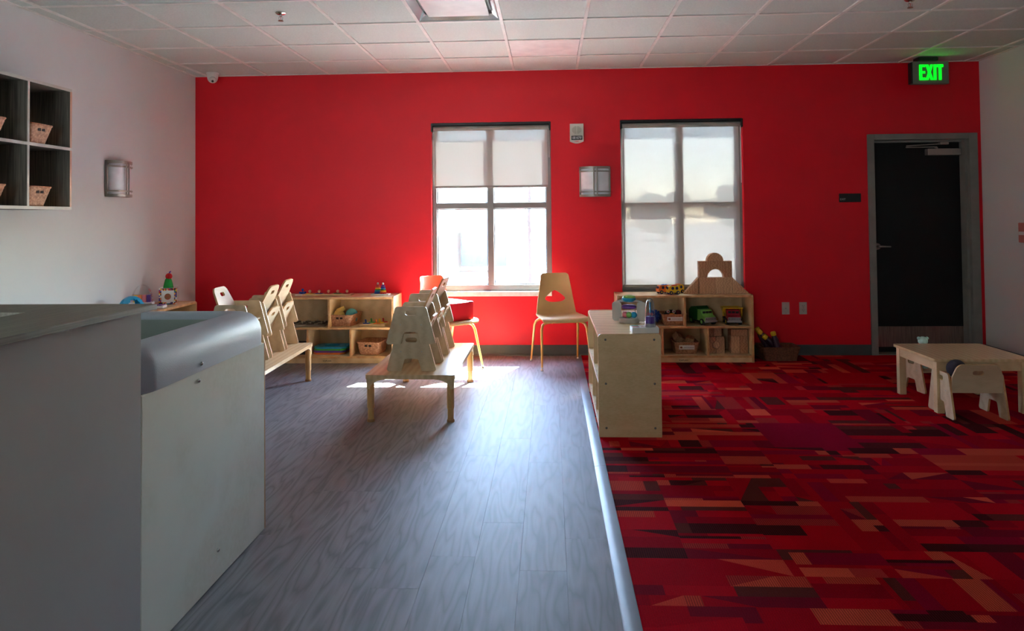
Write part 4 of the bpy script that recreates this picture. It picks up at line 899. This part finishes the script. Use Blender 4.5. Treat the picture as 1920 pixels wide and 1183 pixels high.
# ------------------------------------------------------------------ on shelf B: blocks, toy vehicles
BV = [wood('block_wood_%s' % n_, a_, c_, .5, (6, 6, 18), 2.0, 9) for n_, a_, c_ in (('light', (212, 166, 128), (176, 128, 94)), ('mid', (200, 150, 112), (166, 116, 82)), ('deep', (190, 142, 104), (150, 102, 70)))]
bi = [0]
def nb(): bi[0] += 1; return BV[(bi[0] * 2) % 3]
def blk(label, outline, holes, x, z, y=-.21, th=.07):
    o = MB().plate(outline, holes, th, edge=0).build('wood_block', nb(), None, .0015, 1); o.location = (x, y, z); tag(o, label, 'block', 'wooden unit blocks'); return o
zt = .611; u = .15
blk('triangular wood block at the left foot of the block arch', [(0, 0), (.138, 0), (.138, .15)], [], 4.745, zt)
blk('upright square wood block, left leg under the block arch', [(0, 0), (.150, 0), (.150, .15), (0, .15)], [], 4.888, zt)
blk('upright square wood block, right leg under the block arch', [(0, 0), (.150, 0), (.150, .15), (0, .15)], [], 5.0395, zt)
arch = [(0, 0), (.075, 0)] + [(.1505 - .0755 * math.cos(PI * k / 16), .0755 * math.sin(PI * k / 16)) for k in range(1, 16)] + [(.226, 0), (.301, 0), (.301, .15), (0, .15)]
blk('arch shaped wood block with a half round opening', arch, [], 4.888, zt + .151)
blk('half round wood block crowning the arch', [(.075 + .075 * math.cos(PI * k / 20), .075 * math.sin(PI * k / 20)) for k in range(21)], [], 4.963, zt + .302)
blk('triangular wood block at the right foot of the block arch', [(0, 0), (.153, 0), (0, .15)], [], 5.192, zt)
def toy_car(name, label, loc, rz, body, roof, bed=None):
    p = thing(name, label, 'toy car', loc, rz, 'toy vehicles on the right window shelf')
    q = MB(); q.plate(rpoly([(-.055, .016), (.058, .016), (.062, .04), (.045, .078), (-.045, .082), (-.06, .05)], .014, 4), [], .062, edge=0); q.build('body', body, p, .007, 3)
    for s in (-1, 1):
        for x in (-.034, .034):
            q = MB(); q.cone((x, s * .026, .017), (x, s * .038, .017), .018, .016, 18); wl = q.build('wheel', C_NAVY, p); MB().cone((x, s * .038, .017), (x, s * .0395, .017), .007, .006, 12).build('hub', C_YEL, wl)
        for x in (-.022, .018): MB().plate(ell(x, .058, .014, .014, 14), [], .002, T(0, s * .032, 0), edge=0).build('window', C_NAVY, p)
    MB().plate(slot(0, .058, .04, .026, .01), [], .002, T(.0575, 0, 0) @ RZ(PI / 2), edge=0).build('windscreen', C_NAVY, p)
    MB().ball((-.012, 0, .076), .03, 14, sc=(1.2, .9, .45)).build('roof', roof, p)
    return p
toy_car('toy_car', 'orange toy car with blue roof on the right window shelf', (4.565, -.195, zt), PI + .35, C_ORG, C_BLUE)
toy_car('toy_bus', 'yellow toy bus with navy wheels on the right window shelf', (4.645, -.27, zt), PI + .25, C_YEL, C_RED)
toy_car('toy_car', 'yellow and orange toy digger behind the toy bus', (4.70, -.16, zt), PI + .6, C_YEL, C_ORG)
# trucks
def truck(name, label, loc, rz, cab, grill, kind):
    """front faces -y"""
    p = thing(name, label, 'toy truck', loc, rz)
    bx('chassis', RUBBER, p, -.062, .062, -.115, .125, .018, .036, .004)
    prof = rpoly([(-.125, .035), (-.125, .07), (-.085, .088), (-.055, .132), (-.005, .138), (.0, .035)], .014, 4)
    q = MB(); q.plate(prof, [], .118, RZ(PI / 2), edge=0); q.build('cab', cab, p, .010, 3)
    for x in (-.034, 0, .034): bx('windscreen', BLK, p, x - .013, x + .013, -.083, -.07, .102, .122, .003)
    q = MB(); q.box(-.056, .056, -.134, -.118, .038, .072); q.build('grille', grill, p, .006)
    for x in (-.03, -.018, -.006, .006, .018, .03): bx('grille_bar', mat('grille_dark', (90, 86, 90), .4), p, x - .002, x + .002, -.1355, -.134, .048, .068, 0)
    for s in (-1, 1): MB().cone((s * .046, -.134, .058), (s * .046, -.1375, .058), .008, .007, 12).build('headlamp', mat('lamp_grey', (120, 116, 120), .3), p)
    q = MB(); q.box(-.066, .066, -.142, -.128, .026, .042); q.build('bumper', grill, p, .005)
    for s in (-1, 1):
        for y in (-.085, .085):
            q = MB(); q.cone((s * .046, y, .028), (s * .07, y, .028), .030, .028, 20); wl = q.build('wheel', RUBBER, p); MB().cone((s * .07, y, .028), (s * .0715, y, .028), .017, .015, 14).build('hub', C_LGRN if kind == 'g' else C_YEL, wl)
    if kind == 'g':
        q = MB(); q.plate(rpoly([(-.005, .035), (.13, .035), (.125, .12), (.09, .152), (.02, .162), (-.01, .14)], .02, 4), [], .132, RZ(PI / 2), edge=0); q.build('rear_body', C_DGRN, p, .012, 3)
    else:
        q = MB()
        q.rings([[Vector(v) for v in ((-.055, .0, .06), (.055, .0, .06), (.055, .12, .05), (-.055, .12, .05))], [Vector(v) for v in ((-.088, -.02, .152), (.088, -.02, .152), (.088, .13, .145), (-.088, .13, .145))], [Vector(v) for v in ((-.080, -.012, .152), (.080, -.012, .152), (.080, .122, .145), (-.080, .122, .145))], [Vector(v) for v in ((-.05, .006, .068), (.05, .006, .068), (.05, .114, .06), (-.05, .114, .06))]]); q.build('dump_bed', C_YEL, p, .003)
        bx('cab_guard', C_YEL, p, -.088, .088, -.075, -.018, .143, .152, .003)
        for s in (-1, 1): MB().plate([(-.02, .152), (.02, .152), (.0, .07), (-.012, .07)], [], .006, T(s * .083, -.02, 0) @ RY(-s * .0) @ RZ(PI / 2), edge=0).build('bed_support', C_YEL, p)
    return p
truck('toy_truck', 'green toy recycling truck on the shelf under the right window', (4.925, -.185, .3315), math.radians(22), C_LGRN, C_GREY, 'g')
truck('toy_truck', 'red toy dump truck with yellow bed on the shelf under the right window', (5.195, -.185, .3315), math.radians(-4), C_MAR, C_GREY, 'd')
# plush bird
p = thing('plush_bird', 'black plush bird with big white eyes and orange beak in the carded basket', 'toy', (4.625, -.215, .372)); MB().ball((0, 0, .045), .05, 16, sc=(1.2, .8, .95)).build('body', PLUSHB, p)
for s in (-1, 1): MB().ball((s * .026, -.035, .079), .016, 12).build('eye', WHITE, p); MB().ball((s * .026, -.0485, .080), .007, 8).build('pupil', C_MAR, p)
MB().ball((.006, -.052, .048), .022, 12, sc=(1.5, .8, .8)).build('beak', flat('beak_amber', (226, 160, 40), .5), p); MB().ball((-.05, -.05, .038), .015, 10).build('foot', flat('beak_amber', (226, 160, 40), .5), p)
o = MB().ball((0, 0, 0), .035, 12, sc=(1, .8, 1)).build('plush_toy', flat('plush_maroon', (96, 16, 30), .9)); o.location = (4.70, -.19, .425); tag(o, 'dark red plush ball peeping out behind the plush bird', 'toy')
# spiky ball
o = None; q = MB(); q.ball((0, 0, 0), .05, 18)
for k in range(90):
    ph_ = math.acos(1 - 2 * (k + .5) / 90); th_ = PI * (1 + 5 ** .5) * k; dv = Vector((math.sin(ph_) * math.cos(th_), math.sin(ph_) * math.sin(th_), math.cos(ph_))); q.cone(dv * .046, dv * .068, .006, .0015, 5)
o = q.build('spiky_ball', C_BLUE, None, angle=1.2); o.location = (4.48, -.2, .331 + .069); tag(o, 'spiky dark blue ball on the shelf behind the bead tube', 'ball')
# lower right blocks
zb = .0675
def cube(label, x0, x1, y0, y1, z0, z1, circ=False):
    q = MB(); q.box(x0, x1, y0, y1, z0, z1); o = q.build('wood_block', nb(), None, .0015, 1); tag(o, label, 'block', 'wooden unit blocks')
    return o
def tall(label, outline, x, z, y=-.2, th=.12, holes=()):
    o = MB().plate(outline, list(holes), th, edge=0).build('wood_block', nb(), None, .0015, 1); o.location = (x, y, z); tag(o, label, 'block', 'wooden unit blocks')
# two half blocks hollowed to hold a round one
L1 = [(0, 0), (.074, 0), (.074, .043)] + [(.074 - .034 * math.sin(PI * k / 10), .077 - .034 * math.cos(PI * k / 10)) for k in range(1, 10)] + [(.074, .111), (.074, .152), (0, .152)]
tall('wood block with a half round bite, left one of the circle pair', L1, 4.955, zb); tall('wood block with a half round bite, right one of the circle pair', [(.15 - a_, c_) for a_, c_ in L1][::-1], 4.955 + .0005, zb)
tall('round wood block fitted between the two bitten blocks', ell(5.03, zb + .077, .0325, .0325, 24), 0.0003, 0)
cube('small wood block lying on top of the circle pair, left', 4.96, 5.008, -.24, -.14, zb + .1525, zb + .225); cube('small wood block lying on top of the circle pair, right', 5.012, 5.085, -.24, -.14, zb + .1525, zb + .225)
cube('tall wood block at the lower right shelf, left of the tall pair', 5.165, 5.242, -.26, -.12, zb, zb + .158); cube('tall wood block at the lower right shelf, against the side panel', 5.245, 5.318, -.26, -.12, zb, zb + .158)
cube('long wood block laid across the tall pair', 5.168, 5.318, -.26, -.12, zb + .1585, zb + .22)
for k, (x, y, z, rx_, rz_, lab) in enumerate(((4.69, -.2, .205, .6, .5, 'tilted square wood block at the left of the lower basket'), (4.80, -.21, .182, .25, -.3, 'wood block leaning at the right of the lower basket'), (4.745, -.17, .165, .1, .2, 'wood block half buried in the lower basket'))):
    o = MB().box(-.036, .036, -.036, .036, -.03, .03).build('wood_block', nb(), None, .002, 1); o.location = (x, y, z); o.rotation_euler = (rx_, rx_ * .9, rz_); tag(o, lab, 'block', 'wooden unit blocks')
# bottles in the floor basket
BOT = mat('dark_purple_mesh', (74, 34, 60), .4, var=(44, 20, 34), nscale=120, detail=2)
for k, (x, y, z, dx, dy, dz, lab) in enumerate(((5.60, -.275, .03, -.06, .0, .23, 'purple bottle with round yellow cap standing highest in the floor basket'), (5.68, -.215, .05, -.20, .02, .165, 'purple bottle with yellow cap leaning over the left rim of the floor basket'), (5.64, -.15, .05, -.185, .03, .20, 'purple bottle with yellow cap behind the leaning one'), (5.57, -.10, .04, -.125, .0, .23, 'purple bottle with yellow cap nearest the shelf side'))):
    p = thing('toy_bottle', lab, 'toy', (x, y, z), 0, 'yellow capped bottles in the floor basket'); d_ = Vector((dx, dy, dz)); L0 = d_.length; rot = d_.to_track_quat('Z', 'Y').to_matrix().to_4x4()
    MB().lathe([(.02, 0), (.030, .01), (.030, L0 * .72), (.022, L0 * .84), (.016, L0 * .9)], 18, rot).build('bottle_body', BOT, p); MB().lathe([(.022, L0 * .88), (.024, L0 * .9), (.024, L0 * 1.0), (.020, L0 * 1.03)], 18, rot).build('cap', C_YEL, p)

# ------------------------------------------------------------------ outdoors
g = MB(); g.box(-40, 60, .21, 120, -.3, -.12); struct(g.build('ground', mat('concrete', (190, 186, 178), .9, var=(176, 172, 164), nscale=1)))
p = thing('building', 'sunlit pale building seen through the left window', 'building', (0, 12, -.12))
STU = mat('pale_stucco', (206, 200, 190), .9)
bx('wall', STU, p, -16, 1.02, 0, 6, 0, 3.3, 0); bx('wall', STU, p, 3.0, 4.4, 0, 6, 0, 3.3, 0); bx('wall', STU, p, 1.02, 3.0, 0, 6, 1.72, 3.3, 0); bx('wall', STU, p, 1.02, 3.0, 1.2, 6, 0, 1.72, 0)
bx('roof', mat('roof_pale', (180, 176, 170), .8), p, -16.3, 4.7, -.3, 6.3, 3.3, 3.45, .02)
bx('gate_panel', mat('gate_blue_grey', (52, 60, 66), .6, var=(44, 50, 56), nscale=20), p, 1.14, 1.92, .3, .36, .18, 1.66, .01); bx('gate_panel', MATS['gate_blue_grey'], p, 1.94, 2.35, .3, .36, .18, 1.66, .01)
bx('gate_sign', WHITE, p, 1.98, 2.1, .28, .3, 1.0, 1.12, .004)
bx('sign_bracket', mat('sign_blue', (120, 136, 156), .5), p, .42, .62, -.3, -.02, 1.98, 2.12, .01)
for x, y, lab in ((3.14, 6.2, 'young tree trunk outside the left window'),):
    t_ = thing('tree', lab, 'tree', (x, y, -.12)); q = MB(); q.tube([(0, 0, 0), (.01, 0, .5), (-.005, 0, 1.0), (.01, 0, 1.9), (.0, 0, 2.6)], [.06, .05, .045, .03, .01], 10); q.build('trunk', mat('bark', (40, 37, 34), .9, var=(28, 26, 24), nscale=30), t_)
    rt = random.Random(2); q = MB()
    for k in range(16):
        z = .95 + k * .1; a_ = rt.uniform(0, 2 * PI); l_ = rt.uniform(.2, .45); q.tube([(0, 0, z), (l_ * math.cos(a_), l_ * math.sin(a_), z + l_ * .8)], [.010, .003], 5)
    q.build('branches', MATS['bark'], t_)
for y0, x0_, x1_, m_, nm in ((9.4, .6, 3.0, 'kerb_pale', 'kerb'), (8.6, 3.0, 5.5, 'kerb_pale', 'kerb')):
    o = MB().box(x0_, x1_, y0, y0 + .2, -.12, .02).build(nm, mat(m_, (176, 170, 160), .8), None, .02); tag(o, 'pale kerb across the bright yard ' + ('beside the gate' if x0_ < 1 else 'behind the young tree'), 'kerb')
LEAF = mat('far_foliage', (92, 104, 70), .9, var=(60, 76, 46), nscale=2); rt = random.Random(6)
for k in range(6):
    x = 6.2 + k * 4.3; t_ = thing('tree', 'far bushy tree on the skyline, dimly seen through the right shade', 'tree', (x, 38 + rt.uniform(-2, 2), -.12), 0, 'trees on the skyline'); q = MB()
    for j in range(9): q.ball((rt.uniform(-1.3, 1.3), rt.uniform(-.8, .8), rt.uniform(.9, 2.3 + .7 * rt.random())), rt.uniform(.6, .95), 10, sc=(1, 1, .8))
    q.build('crown', LEAF, t_); q = MB(); q.tube([(0, 0, 0), (0, 0, 1.5)], [.16, .1], 8); q.build('trunk', MATS['bark'], t_)
